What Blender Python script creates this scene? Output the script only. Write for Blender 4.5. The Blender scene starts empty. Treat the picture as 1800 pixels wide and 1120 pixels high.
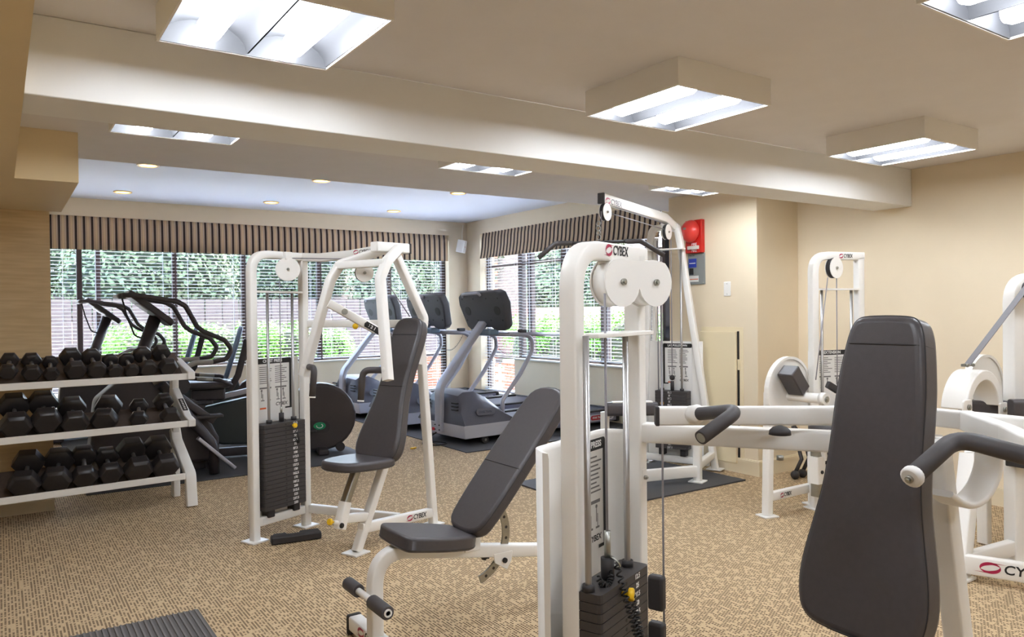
import bpy, bmesh, math, random
from mathutils import Vector, Matrix
random.seed(7)
D = bpy.data
scene = bpy.context.scene
COL = scene.collection
PI = math.pi
# ------------------------------------------------------------------ camera
FPX = 1336.31
YAW, PIT, ROL = math.radians(34.05216), math.radians(-0.51732), math.radians(-0.66450)
CAMP = Vector((0, 0, 1.4))
_F = Vector((math.sin(YAW)*math.cos(PIT), math.cos(YAW)*math.cos(PIT), math.sin(PIT)))
_R0 = Vector((math.cos(YAW), -math.sin(YAW), 0)); _U0 = _R0.cross(_F)
_R = math.cos(ROL)*_R0 + math.sin(ROL)*_U0
_U = -math.sin(ROL)*_R0 + math.cos(ROL)*_U0
cd = D.cameras.new('camera'); cam = D.objects.new('camera', cd); COL.objects.link(cam)
cd.sensor_width = 36; cd.sensor_fit = 'HORIZONTAL'; cd.lens = FPX*36/1800; cd.clip_start = 0.05; cd.clip_end = 200
cam.matrix_world = Matrix(((_R.x, _U.x, -_F.x, 0), (_R.y, _U.y, -_F.y, 0), (_R.z, _U.z, -_F.z, 1.4), (0, 0, 0, 1)))
scene.camera = cam
# ------------------------------------------------------------------ world, sun, exposure
vs = scene.view_settings
vs.view_transform = 'Standard'; vs.look = 'None'; vs.gamma = 1; vs.use_curve_mapping = False
vs.exposure = 0.42
LAMP = 34.0          # emission of the ceiling tubes
SKY = 2.8
SUN = 13.0
w = D.worlds.new('world'); scene.world = w; w.use_nodes = True
nt = w.node_tree; bg = nt.nodes['Background']
sk = nt.nodes.new('ShaderNodeTexSky'); sk.sky_type = 'NISHITA'; sk.sun_disc = False
sk.sun_elevation = math.radians(55); sk.sun_rotation = math.radians(50); sk.air_density = 1.0; sk.dust_density = 2.5
nt.links.new(sk.outputs[0], bg.inputs[0]); bg.inputs[1].default_value = SKY
sl = D.lights.new('sun', 'SUN'); so = D.objects.new('sun', sl); COL.objects.link(so)
sl.energy = SUN; sl.angle = math.radians(0.6); sl.color = (1, .95, .86)
so.location = (6, 16, 12); so.rotation_euler = Vector((-.45, -.35, -1.05)).to_track_quat('-Z', 'Y').to_euler()

# ------------------------------------------------------------------ pixel -> direction helpers
def ray(x, y): return _F + _R*((x-900)/FPX) - _U*((y-560)/FPX)
def atz(x, y, z=0.0):
    d = ray(x, y); return CAMP + d*((z-1.4)/d.z)
def aty(x, y, Y):
    d = ray(x, y); return CAMP + d*(Y/d.y)
def atx(x, y, X):
    d = ray(x, y); return CAMP + d*(X/d.x)
class Frame:
    """local frame: origin on the floor, u (local x) at yaw, v (local y) 90 deg left of it"""
    def __init__(s, ox, oy, yaw_deg, oz=0.0):
        s.o = Vector((ox, oy, oz)); s.yaw = math.radians(yaw_deg)
        s.m = Matrix.Translation(s.o) @ Matrix.Rotation(s.yaw, 4, 'Z'); s.i = s.m.inverted()
        s.c = s.i @ CAMP; s.r = s.i.to_3x3()
    def _d(s, x, y): return s.r @ ray(x, y)
    def v(s, x, y, v=0.0):
        d = s._d(x, y); return s.c + d*((v-s.c.y)/d.y)
    def u(s, x, y, u=0.0):
        d = s._d(x, y); return s.c + d*((u-s.c.x)/d.x)
    def z(s, x, y, z=0.0):
        d = s._d(x, y); return s.c + d*((z-s.c.z)/d.z)
    def pl(s, x, y, p0, n):
        d = s._d(x, y); n = Vector(n); return s.c + d*((Vector(p0)-s.c).dot(n)/d.dot(n))

# ------------------------------------------------------------------ materials
def lin(c):
    return tuple(((v/255)/12.92 if v/255 <= .04045 else ((v/255+.055)/1.055)**2.4) for v in c)
MATS = {}
def mat(name, rgb, rough=.5, metal=0, noise=0.0, nscale=40, bump=0.0, bscale=200, coat=0, emit=0, spec=.5):
    if name in MATS: return MATS[name]
    m = D.materials.new(name); m.use_nodes = True; t = m.node_tree; b = t.nodes['Principled BSDF']
    c = lin(rgb)
    b.inputs['Base Color'].default_value = (*c, 1); b.inputs['Roughness'].default_value = rough
    b.inputs['Metallic'].default_value = metal; b.inputs['Coat Weight'].default_value = coat
    b.inputs['Specular IOR Level'].default_value = spec
    if emit:
        b.inputs['Emission Color'].default_value = (*c, 1); b.inputs['Emission Strength'].default_value = emit
    tc = t.nodes.new('ShaderNodeTexCoord')
    if noise:
        n = t.nodes.new('ShaderNodeTexNoise'); n.inputs['Scale'].default_value = nscale; n.inputs['Detail'].default_value = 4
        r = t.nodes.new('ShaderNodeValToRGB')
        r.color_ramp.elements[0].position = .3; r.color_ramp.elements[1].position = .7
        r.color_ramp.elements[0].color = (*[v*(1-noise) for v in c], 1)
        r.color_ramp.elements[1].color = (*[min(1, v*(1+noise)) for v in c], 1)
        t.links.new(tc.outputs['Object'], n.inputs['Vector']); t.links.new(n.outputs['Fac'], r.inputs[0])
        t.links.new(r.outputs[0], b.inputs['Base Color'])
    if bump:
        n2 = t.nodes.new('ShaderNodeTexNoise'); n2.inputs['Scale'].default_value = bscale; n2.inputs['Detail'].default_value = 3
        bp = t.nodes.new('ShaderNodeBump'); bp.inputs['Strength'].default_value = bump; bp.inputs['Distance'].default_value = .002
        t.links.new(tc.outputs['Object'], n2.inputs['Vector']); t.links.new(n2.outputs['Fac'], bp.inputs['Height'])
        t.links.new(bp.outputs[0], b.inputs['Normal'])
    MATS[name] = m; return m

# ------------------------------------------------------------------ mesh builder
class MB:
    def __init__(s): s.v = []; s.f = []; s.sm = []
    def add(s, vs_, fs, smooth=False):
        o = len(s.v); s.v += [tuple(p) for p in vs_]
        for f in fs: s.f.append(tuple(i+o for i in f)); s.sm.append(smooth)
        return s
    def box(s, c, sz, rot=None):
        c = Vector(c); h = [q/2 for q in sz]
        P = [Vector((x*h[0], y*h[1], z*h[2])) for x in (-1, 1) for y in (-1, 1) for z in (-1, 1)]
        if rot is not None: P = [rot @ p for p in P]
        return s.add([c+p for p in P], [(0,1,3,2),(4,6,7,5),(0,4,5,1),(2,3,7,6),(0,2,6,4),(1,5,7,3)])
    def bb(s, a, b):
        a = Vector(a); b = Vector(b); return s.box((a+b)/2, [abs(q) for q in (b-a)])
    def bar(s, p, q, w, h, up=(0,0,1)):
        """straight rectangular tube; w across, h along up"""
        return s.sweep([p, q], [(-w/2,-h/2),(w/2,-h/2),(w/2,h/2),(-w/2,h/2)], up)
    def sweep(s, pts, prof, up=(0,0,1), smooth=False, caps=True, closed=False):
        """profile (a,b): a along side axis, b along up axis; mitred"""
        pts = [Vector(p) for p in pts]; n = len(pts); up = Vector(up); rings = []
        for i, p in enumerate(pts):
            if closed: t0 = (p-pts[i-1]).normalized(); t1 = (pts[(i+1) % n]-p).normalized()
            else:
                t0 = (p-pts[i-1]).normalized() if i else (pts[1]-p).normalized()
                t1 = (pts[i+1]-p).normalized() if i < n-1 else t0
            t = (t0+t1).normalized()
            side = t.cross(up)
            if side.length < 1e-4: side = t.cross(Vector((1,0,0)))
            side.normalize(); u2 = side.cross(t).normalized()
            k = 1/max(.35, t.dot(t1))
            # stretch in the bend plane
            bend = (t1-t0)
            ring = []
            for a, b in prof:
                off = side*a + u2*b
                if bend.length > 1e-5:
                    bd = bend.normalized(); off = off + bd*(off.dot(bd)*(k-1))
                ring.append(p+off)
            rings.append(ring)
        m = len(prof); V = [q for r in rings for q in r]; F = []
        for i in range(n if closed else n-1):
            j = (i+1) % n
            for k2 in range(m):
                k3 = (k2+1) % m
                F.append((i*m+k2, i*m+k3, j*m+k3, j*m+k2))
        s.add(V, F, smooth)
        if caps and not closed:
            o = len(s.v)-len(V)
            s.f.append(tuple(o+k2 for k2 in reversed(range(m)))); s.sm.append(False)
            s.f.append(tuple(o+(n-1)*m+k2 for k2 in range(m))); s.sm.append(False)
        return s
    def tube(s, pts, r, n=10, caps=True, closed=False):
        pts = [Vector(p) for p in pts]; N = len(pts); rings = []
        t0 = (pts[1]-pts[0]).normalized(); a = t0.orthogonal().normalized()
        for i, p in enumerate(pts):
            if closed: t = (pts[(i+1) % N]-pts[i-1]).normalized()
            else: t = (pts[min(i+1, N-1)]-pts[max(i-1, 0)]).normalized()
            a = (a - t*a.dot(t)); a = a.normalized() if a.length > 1e-6 else t.orthogonal().normalized()
            b = t.cross(a); rr = r[i] if isinstance(r, (list, tuple)) else r
            rings.append([p + a*(rr*math.cos(2*PI*k/n)) + b*(rr*math.sin(2*PI*k/n)) for k in range(n)])
        V = [q for g in rings for q in g]; F = []
        for i in range(N if closed else N-1):
            j = (i+1) % N
            for k in range(n):
                k2 = (k+1) % n; F.append((i*n+k, i*n+k2, j*n+k2, j*n+k))
        s.add(V, F, True)
        if caps and not closed:
            o = len(s.v)-len(V)
            s.f.append(tuple(o+k for k in reversed(range(n)))); s.sm.append(False)
            s.f.append(tuple(o+(N-1)*n+k for k in range(n))); s.sm.append(False)
        return s
    def cyl(s, p, q, r, n=20, r2=None):
        return s.tube([p, q], [r, r if r2 is None else r2], n)
    def ring(s, c, axis, r0, r1, h, n=28):
        """annulus of thickness h centred on c along axis"""
        c = Vector(c); ax = Vector(axis).normalized(); a = ax.orthogonal().normalized(); b = ax.cross(a)
        V = []
        for k in range(n):
            d = a*math.cos(2*PI*k/n)+b*math.sin(2*PI*k/n)
            V += [c+d*r0-ax*h/2, c+d*r1-ax*h/2, c+d*r1+ax*h/2, c+d*r0+ax*h/2]
        F = []
        for k in range(n):
            j = (k+1) % n
            for q in range(4): F.append((4*k+q, 4*k+(q+1) % 4, 4*j+(q+1) % 4, 4*j+q))
        return s.add(V, F)
    def sphere(s, c, r, n=14, m=8, sc=(1,1,1)):
        c = Vector(c); V = []
        for i in range(m+1):
            th = PI*i/m
            for k in range(n):
                ph = 2*PI*k/n
                V.append(c+Vector((r*sc[0]*math.sin(th)*math.cos(ph), r*sc[1]*math.sin(th)*math.sin(ph), r*sc[2]*math.cos(th))))
        F = [(i*n+k, (i+1)*n+k, (i+1)*n+(k+1) % n, i*n+(k+1) % n) for i in range(m) for k in range(n)]
        return s.add(V, F, True)
    def prism(s, outline, o, ex, ey, t, smooth=False):
        """outline [(a,b)] in plane o+ex*a+ey*b, thickness t along ex x ey (centred)"""
        o = Vector(o); ex = Vector(ex).normalized(); ey = Vector(ey).normalized(); n = ex.cross(ey).normalized()
        m = len(outline)
        A = [o+ex*a+ey*b-n*t/2 for a, b in outline]; B = [p+n*t for p in A]
        F = [(i, (i+1) % m, m+(i+1) % m, m+i) for i in range(m)]
        s.add(A+B, F, smooth)
        k = len(s.v)-2*m
        s.f.append(tuple(k+i for i in reversed(range(m)))); s.sm.append(False)
        s.f.append(tuple(k+m+i for i in range(m))); s.sm.append(False)
        return s
    def quad(s, a, b, c, d): return s.add([a, b, c, d], [(0,1,2,3)])

def fillet(pts, r, n=5):
    """round the inner corners of a polyline"""
    pts = [Vector(p) for p in pts]; out = [pts[0]]
    for i in range(1, len(pts)-1):
        p = pts[i]; a = pts[i-1]-p; b = pts[i+1]-p; rr = r[i-1] if isinstance(r, (list, tuple)) else r
        if rr <= 0: out.append(p); continue
        ang = a.angle(b); d = min(rr/max(math.tan(ang/2), 1e-3), a.length*.49, b.length*.49)
        q0 = p+a.normalized()*d; q1 = p+b.normalized()*d
        for k in range(n+1):
            t = k/n; out.append(q0*(1-t)**2+p*2*t*(1-t)+q1*t*t)
    out.append(pts[-1]); return out
def round_rect(w, h, r, n=4):
    o = []
    for cx, cy, a0 in ((w/2-r, h/2-r, 0), (-w/2+r, h/2-r, PI/2), (-w/2+r, -h/2+r, PI), (w/2-r, -h/2+r, 1.5*PI)):
        for k in range(n+1):
            a = a0+PI/2*k/n; o.append((cx+r*math.cos(a), cy+r*math.sin(a)))
    return o
def smooth_closed(pts, it=2):
    for _ in range(it):
        o = []
        for i in range(len(pts)):
            a = pts[i]; b = pts[(i+1) % len(pts)]
            o += [(a[0]*.75+b[0]*.25, a[1]*.75+b[1]*.25), (a[0]*.25+b[0]*.75, a[1]*.25+b[1]*.75)]
        pts = o
    return pts

def link(name, mesh, parent=None, m=None):
    o = D.objects.new(name, mesh); COL.objects.link(o)
    if parent is not None: o.parent = parent
    if m is not None: mesh.materials.append(m) if not mesh.materials else None
    return o
def build(name, mb, m, parent=None, bevel=0, seg=2, smooth=None, loc=None):
    me = D.meshes.new(name); me.from_pydata(mb.v, [], mb.f); me.update()
    bm = bmesh.new(); bm.from_mesh(me); bmesh.ops.recalc_face_normals(bm, faces=bm.faces); bm.to_mesh(me); bm.free()
    me.polygons.foreach_set('use_smooth', [True if smooth else (x if smooth is None else False) for x in mb.sm])
    o = link(name, me, parent, m)
    if loc is not None: o.location = loc
    if bevel:
        b = o.modifiers.new('bevel', 'BEVEL'); b.width = bevel; b.segments = seg; b.limit_method = 'ANGLE'; b.angle_limit = math.radians(40)
        b.harden_normals = False
        me.polygons.foreach_set('use_smooth', [True]*len(me.polygons))
        me.set_sharp_from_angle(angle=math.radians(50)) if hasattr(me, 'set_sharp_from_angle') else None
    return o
def tag(o, label, cat, group=None):
    o['label'] = label; o['category'] = cat
    if group: o['group'] = group
    return o
def struct(o, label=None):
    o['kind'] = 'structure'
    if label: o['label'] = label
    return o
def thing(name, label, cat, loc=(0,0,0), yaw=0, group=None):
    o = D.objects.new(name, None); COL.objects.link(o); o.location = loc; o.rotation_euler = (0,0,yaw)
    o.empty_display_size = .1
    return tag(o, label, cat, group)
def frame_thing(fr, name, label, cat, group=None):
    return thing(name, label, cat, fr.o, fr.yaw, group)
def copy_tree(o, parent=None, label=None):
    c = o.copy(); COL.objects.link(c)
    if parent is not None: c.parent = parent
    if label: c['label'] = label
    for ch in list(o.children): copy_tree(ch, c)
    return c
def text(name, body, size, m, parent, mw, ext=.0006, align='CENTER', bold=0, shear=0, sx=1):
    cu = D.curves.new(name, 'FONT'); cu.body = body; cu.size = size; cu.extrude = ext; cu.align_x = align; cu.align_y = 'CENTER'
    cu.offset = bold; cu.shear = shear; cu.resolution_u = 3
    t = D.objects.new(name, cu); COL.objects.link(t)
    dg = bpy.context.evaluated_depsgraph_get(); me = D.meshes.new_from_object(t.evaluated_get(dg))
    D.objects.remove(t); D.curves.remove(cu)
    me.name = name; me.transform(Matrix.Diagonal((sx, 1, 1, 1))); me.transform(mw); me.materials.clear(); me.materials.append(m)
    return link(name, me, parent)
def plane_mat(o, ex, ey):
    ex = Vector(ex).normalized(); n = ex.cross(Vector(ey)).normalized(); ey = n.cross(ex); o = Vector(o)
    return Matrix(((ex.x, ey.x, n.x, o.x), (ex.y, ey.y, n.y, o.y), (ex.z, ey.z, n.z, o.z), (0,0,0,1)))
# ------------------------------------------------------------------ room materials
def carpet_material():
    m = D.materials.new('carpet'); m.use_nodes = True; t = m.node_tree; N = t.nodes; L = t.links; b = N['Principled BSDF']
    b.inputs['Roughness'].default_value = .95; b.inputs['Specular IOR Level'].default_value = .15
    tc = N.new('ShaderNodeTexCoord'); sp = N.new('ShaderNodeSeparateXYZ'); L.new(tc.outputs['Object'], sp.inputs[0])
    def math_(op, a, bb=None, c=None):
        n = N.new('ShaderNodeMath'); n.operation = op
        for i, v in enumerate((a, bb, c)):
            if v is None: continue
            if isinstance(v, (int, float)): n.inputs[i].default_value = v
            else: L.new(v, n.inputs[i])
        return n.outputs[0]
    u = math_('DIVIDE', sp.outputs['X'], .0145); col = math_('FLOOR', u); fr = math_('FRACT', u)
    v = math_('DIVIDE', sp.outputs['Y'], .0140); row = math_('FLOOR', math_('ADD', v, math_('MULTIPLY', math_('MODULO', col, 2.0), .5)))
    vf = math_('FRACT', math_('ADD', v, math_('MULTIPLY', math_('MODULO', col, 2.0), .5)))
    # dashes: cell noise per column stretched along Y
    cb = N.new('ShaderNodeCombineXYZ'); L.new(math_('MULTIPLY', col, 7.31), cb.inputs[0]); L.new(math_('MULTIPLY', sp.outputs['Y'], 36.0), cb.inputs[1])
    n1 = N.new('ShaderNodeTexNoise'); n1.inputs['Scale'].default_value = 1.0; n1.inputs['Detail'].default_value = 1; L.new(cb.outputs[0], n1.inputs['Vector'])
    n2 = N.new('ShaderNodeTexNoise'); n2.inputs['Scale'].default_value = 17.0; n2.inputs['Detail'].default_value = 2; L.new(tc.outputs['Object'], n2.inputs['Vector'])
    sel = math_('GREATER_THAN', math_('ADD', math_('MULTIPLY', n1.outputs['Fac'], .76), math_('MULTIPLY', n2.outputs['Fac'], .24)), .462)
    mid = math_('MULTIPLY', math_('GREATER_THAN', fr, .22), math_('LESS_THAN', fr, .78))
    gap = math_('GREATER_THAN', vf, .28)
    dash = math_('MULTIPLY', math_('MULTIPLY', sel, mid), gap)
    n3 = N.new('ShaderNodeTexNoise'); n3.inputs['Scale'].default_value = 350; n3.inputs['Detail'].default_value = 2; L.new(tc.outputs['Object'], n3.inputs['Vector'])
    r3 = N.new('ShaderNodeValToRGB'); L.new(n3.outputs['Fac'], r3.inputs[0])
    r3.color_ramp.elements[0].position = .3; r3.color_ramp.elements[1].position = .7
    r3.color_ramp.elements[0].color = (*lin((184, 157, 121)), 1); r3.color_ramp.elements[1].color = (*lin((218, 194, 157)), 1)
    mx = N.new('ShaderNodeMix'); mx.data_type = 'RGBA'; L.new(dash, mx.inputs['Factor']); L.new(r3.outputs[0], mx.inputs['A'])
    mx.inputs['B'].default_value = (*lin((94, 74, 56)), 1)
    L.new(mx.outputs['Result'], b.inputs['Base Color'])
    bp = N.new('ShaderNodeBump'); bp.inputs['Strength'].default_value = .35; bp.inputs['Distance'].default_value = .003
    L.new(math_('SUBTRACT', n3.outputs['Fac'], math_('MULTIPLY', dash, .6)), bp.inputs['Height']); L.new(bp.outputs[0], b.inputs['Normal'])
    return m
def stripe_material():
    m = D.materials.new('striped_fabric'); m.use_nodes = True; t = m.node_tree; N = t.nodes; L = t.links; b = N['Principled BSDF']
    b.inputs['Roughness'].default_value = .9
    at = N.new('ShaderNodeAttribute'); at.attribute_name = 'along'
    md = N.new('ShaderNodeMath'); md.operation = 'FRACT'; L.new(at.outputs['Fac'], md.inputs[0])
    r = N.new('ShaderNodeValToRGB'); r.color_ramp.interpolation = 'CONSTANT'; L.new(md.outputs[0], r.inputs[0])
    st = [(0, (52, 42, 42)), (.22, (214, 192, 166)), (.28, (168, 144, 118)), (.36, (206, 180, 146)), (.70, (160, 138, 114)), (.78, (222, 206, 184)), (.86, (170, 150, 132)), (.93, (128, 110, 98))]
    e = r.color_ramp.elements
    while len(e) < len(st): e.new(.5)
    for i, (p, c) in enumerate(st): e[i].position = p; e[i].color = (*lin(c), 1)
    L.new(r.outputs[0], b.inputs['Base Color'])
    return m
def grain_material(name, c0, c1, rough=.45):
    m = D.materials.new(name); m.use_nodes = True; t = m.node_tree; N = t.nodes; L = t.links; b = N['Principled BSDF']
    b.inputs['Roughness'].default_value = rough
    tc = N.new('ShaderNodeTexCoord'); mp = N.new('ShaderNodeMapping'); mp.inputs['Scale'].default_value = (1.2, 1.2, 14)
    n = N.new('ShaderNodeTexNoise'); n.inputs['Scale'].default_value = 3; n.inputs['Detail'].default_value = 6
    L.new(tc.outputs['Object'], mp.inputs[0]); L.new(mp.outputs[0], n.inputs['Vector'])
    r = N.new('ShaderNodeValToRGB'); r.color_ramp.elements[0].position = .35; r.color_ramp.elements[1].position = .65
    r.color_ramp.elements[0].color = (*lin(c0), 1); r.color_ramp.elements[1].color = (*lin(c1), 1)
    L.new(n.outputs['Fac'], r.inputs[0]); L.new(r.outputs[0], b.inputs['Base Color'])
    return m
def glass_material():
    m = D.materials.new('window_glass'); m.use_nodes = True; t = m.node_tree; N = t.nodes; L = t.links; N.remove(N['Principled BSDF'])
    tr = N.new('ShaderNodeBsdfTransparent'); tr.inputs[0].default_value = (.95, .97, .97, 1); gl = N.new('ShaderNodeBsdfGlossy'); gl.inputs['Roughness'].default_value = .02
    fr = N.new('ShaderNodeLayerWeight'); fr.inputs[0].default_value = .5; mx = N.new('ShaderNodeMixShader')
    pw = N.new('ShaderNodeMath'); pw.operation = 'POWER'; pw.inputs[1].default_value = 4.0; L.new(fr.outputs['Facing'], pw.inputs[0])
    ma = N.new('ShaderNodeMath'); ma.operation = 'MULTIPLY_ADD'; ma.inputs[1].default_value = .6; ma.inputs[2].default_value = .025; L.new(pw.outputs[0], ma.inputs[0])
    L.new(ma.outputs[0], mx.inputs[0]); L.new(tr.outputs[0], mx.inputs[1]); L.new(gl.outputs[0], mx.inputs[2])
    L.new(mx.outputs[0], N['Material Output'].inputs[0])
    return m
M_CARPET = carpet_material(); M_STRIPE = stripe_material(); M_GLASS = glass_material()
M_PANEL = grain_material('maple_veneer', (212, 184, 138), (226, 200, 156))
M_CEIL = mat('ceiling_paint', (228, 223, 220), .9, noise=.015, nscale=6)
M_BEAM = mat('beam_paint', (238, 236, 232), .85, noise=.01, nscale=6)
M_COVE = mat('cove_daylight_tint', (236, 238, 244), .9)  # blue of the window daylight put into the base colour
M_WALL = mat('wall_paint', (234, 218, 190), .8, noise=.012, nscale=5, bump=.05, bscale=400)
M_SOFFIT = mat('soffit_paint', (230, 208, 166), .8, noise=.012, nscale=5)
M_BASEB = mat('baseboard_paint', (236, 222, 192), .55)
M_TRIMW = mat('white_trim', (240, 238, 232), .5)
M_DARKFR = mat('bronze_frame', (58, 46, 44), .4, metal=.3)
M_SLAT = mat('blind_slat', (226, 230, 238), .45)

ZC, ZB, ZT = 2.45, 2.168, 2.857        # main ceiling, beam underside, cove ceiling
YB, XW, XR, XP = 10.70, 6.36, 5.79, 5.237
XL = -3.2; YN = -3.0
f = MB(); f.bb((XL-.2, YN-.2, -.1), (XW+.3, YB+.3, 0)); struct(build('floor', f, M_CARPET), 'beige carpet with short dark woven dashes')
c = MB(); c.bb((XL-.2, YN-.2, ZC), (XW+.3, 5.79, ZC+.12)); struct(build('ceiling', c, M_CEIL), 'main plain painted ceiling carrying the boxed lights')
c = MB(); c.bb((XL-.2, 5.79, ZT), (XW+.3, YB+.3, ZT+.12)); c.bb((XL-.2, 5.74, ZC+.12), (XW+.3, 5.79, ZT+.12))
struct(build('ceiling', c, M_COVE), 'raised ceiling by the windows, blue daylight tinted into its colour, with recessed downlights')
c = MB(); c.bb((.084, 3.10, ZB), (XR, 3.405, ZC)); struct(build('ceiling_beam', c, M_BEAM, bevel=.004), 'long pale dropped beam crossing the ceiling')
c = MB()
outl = [(XL, YN), (.084, YN), (.084, 4.98), (.392, 4.98), (.392, 6.43), (XL, 6.43)]
c.prism(outl, (0, 0, (2.164+ZC)/2), (1, 0, 0), (0, 1, 0), ZC-2.164); struct(build('wall_soffit', c, M_SOFFIT), 'tan boxed-in soffit along the left side of the ceiling')
c = MB(); c.bb((XL, 6.43, 0), (.318, 6.58, 2.6)); struct(build('wall_left', c, M_PANEL), 'maple veneer wall panel behind the dumbbell rack')
c = MB(); c.bb((XL-.2, YN, 0), (XL, 6.58, ZC)); struct(build('wall_side', c, M_WALL))
c = MB(); c.bb((XL-.2, YN-.2, 0), (XR+.3, YN, ZC)); struct(build('wall_front', c, M_WALL))
# panel wall continues towards the window wall (hidden edge)
c = MB(); c.bb((.20, 6.58, 0), (.318, YB, 2.857)); struct(build('wall_return', c, M_WALL))
# right wall, pier
c = MB(); c.bb((XR, YN, 0), (XR+.25, 4.10, ZC)); struct(build('wall_right', c, M_WALL), 'tan right wall behind the white machines')
c = MB(); c.bb((XP, 4.10, 0), (XW+.3, 5.10, ZC)); struct(build('wall_pier', c, M_WALL, bevel=.006), 'tan wall pier with the fire bell')
# baseboards with a cap line
def baseboard(name, a, b, n, h=.13):
    a = Vector(a); b = Vector(b); n = Vector(n); m = MB()
    for (z0, z1, t) in ((0, h-.03, .016), (h-.03, h-.008, .02), (h-.008, h, .012)):
        m.bb(Vector((a.x, a.y, z0)), Vector((b.x, b.y, z1))+n*t)
    return struct(build(name, m, M_BASEB))
baseboard('baseboard_right', (XR, YN, 0), (XR, 4.10, 0), (-1, 0, 0))
baseboard('baseboard_pier', (XP, 4.08, 0), (XP, 5.12, 0), (-1, 0, 0))
baseboard('baseboard_pier', (XP-.0, 4.10, 0), (XR, 4.10, 0), (0, -1, 0))
baseboard('baseboard_left', (XL, 6.43, 0), (.318, 6.43, 0), (0, -1, 0), .09)

# ------------------------------------------------------------------ back window wall
SB = .715; WT = 2.637; LO = .14
XA, XE = .33, 6.02
c = MB()
c.bb((.2, YB, 0), (XE, YB+.25, LO)); c.bb((.85, YB, LO), (5.03, YB+.25, SB)); c.bb((XE, YB, 0), (XW+.3, YB+.25, ZT)); c.bb((.2, YB, WT), (XE, YB+.25, ZT)); c.bb((.2, YB, LO), (XA, YB+.25, WT))
struct(build('wall_back', c, M_WALL), 'tan wall around the long back window')
baseboard('baseboard_back', (.318, YB, 0), (XW, YB, 0), (0, -1, 0), .145)
c = MB()
YF0 = 10.30; YF1 = 6.30
c.bb((XW, YF0, 0), (XW+.25, YB, ZT)); c.bb((XW, 5.10, 0), (XW+.25, YF1, ZT)); c.bb((XW, YF1, 0), (XW+.25, 9.36, .70)); c.bb((XW, 9.36, 0), (XW+.25, YF0, LO)); c.bb((XW, YF1, WT), (XW+.25, YF0, ZT))
struct(build('wall_window', c, M_WALL), 'cream wall around the right-hand window')
baseboard('baseboard_window', (XW, 5.10, 0), (XW, YB, 0), (-1, 0, 0), .145)
def window(name, label, axis, pos, ranges, muls, trans, label2=None):
    """axis 'y': window in plane y=pos running in x; axis 'x': plane x=pos running in y.
    ranges: (a0,a1,z0,z1) lites, muls: (a,width), trans: (a0,a1,z)"""
    r = D.objects.new(name, None); COL.objects.link(r); struct(r, label)
    def P(a, d, z): return Vector((a, pos+d, z)) if axis == 'y' else Vector((pos+d, a, z))
    for a, wd in muls:
        z0 = min(q[2] for q in ranges if q[0]-.1 <= a <= q[1]+.1)
        m = MB(); m.bb(P(a-wd/2, -.03, z0), P(a+wd/2, .04, WT)); build('mullion', m, M_DARKFR, r, bevel=.003)
    for a0, a1, z in trans:
        m = MB(); m.bb(P(a0, -.025, z-.022), P(a1, .03, z+.022)); build('transom', m, M_DARKFR, r, bevel=.003)
    for a0, a1, z0, z1 in ranges:
        m = MB(); m.bb(P(a0, -.03, z0), P(a1, .05, z0+.045)); build('frame_rail', m, M_DARKFR, r)
        g = MB(); g.bb(P(a0+.01, .004, z0+.02), P(a1-.01, .010, z1)); build('pane', g, M_GLASS, r)
        s_ = MB(); s_.bb(P(a0, -.175, z0-.012), P(a1, -.03, z0+.006)); build('sill', s_, M_TRIMW, r, bevel=.003)
    return r
bm_ = [(.842, .06), (1.047, .055), (1.943, .06), (2.831, .06), (3.913, .07), (5.03, .06), (5.985, .07)]
window('window_1', 'long back window with dark bronze frames', 'y', YB+.15,
       [(XA, .84, LO, WT), (.85, 1.05, SB, WT), (1.05, 1.943, SB, WT), (1.943, 2.831, SB, WT), (2.831, 3.913, SB, WT), (3.913, 5.03, SB, WT), (5.03, XE, LO, WT)],
       bm_, [(5.03, XE, SB)])
rm_ = [(10.27, .06), (9.36, .10), (9.12, .10), (8.30, .13), (7.47, .13), (6.66, .10), (6.34, .10)]
window('window_2', 'right-hand window of several dark framed lites', 'x', XW+.15,
       [(9.36, YF0, LO, WT), (9.12, 9.36, .70, WT), (8.30, 9.12, .70, WT), (7.47, 8.30, .70, WT), (6.66, 7.47, .70, WT), (6.30, 6.66, .70, WT)],
       rm_, [(YF1, YF0, 2.12), (9.36, YF0, .70)])
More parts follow.
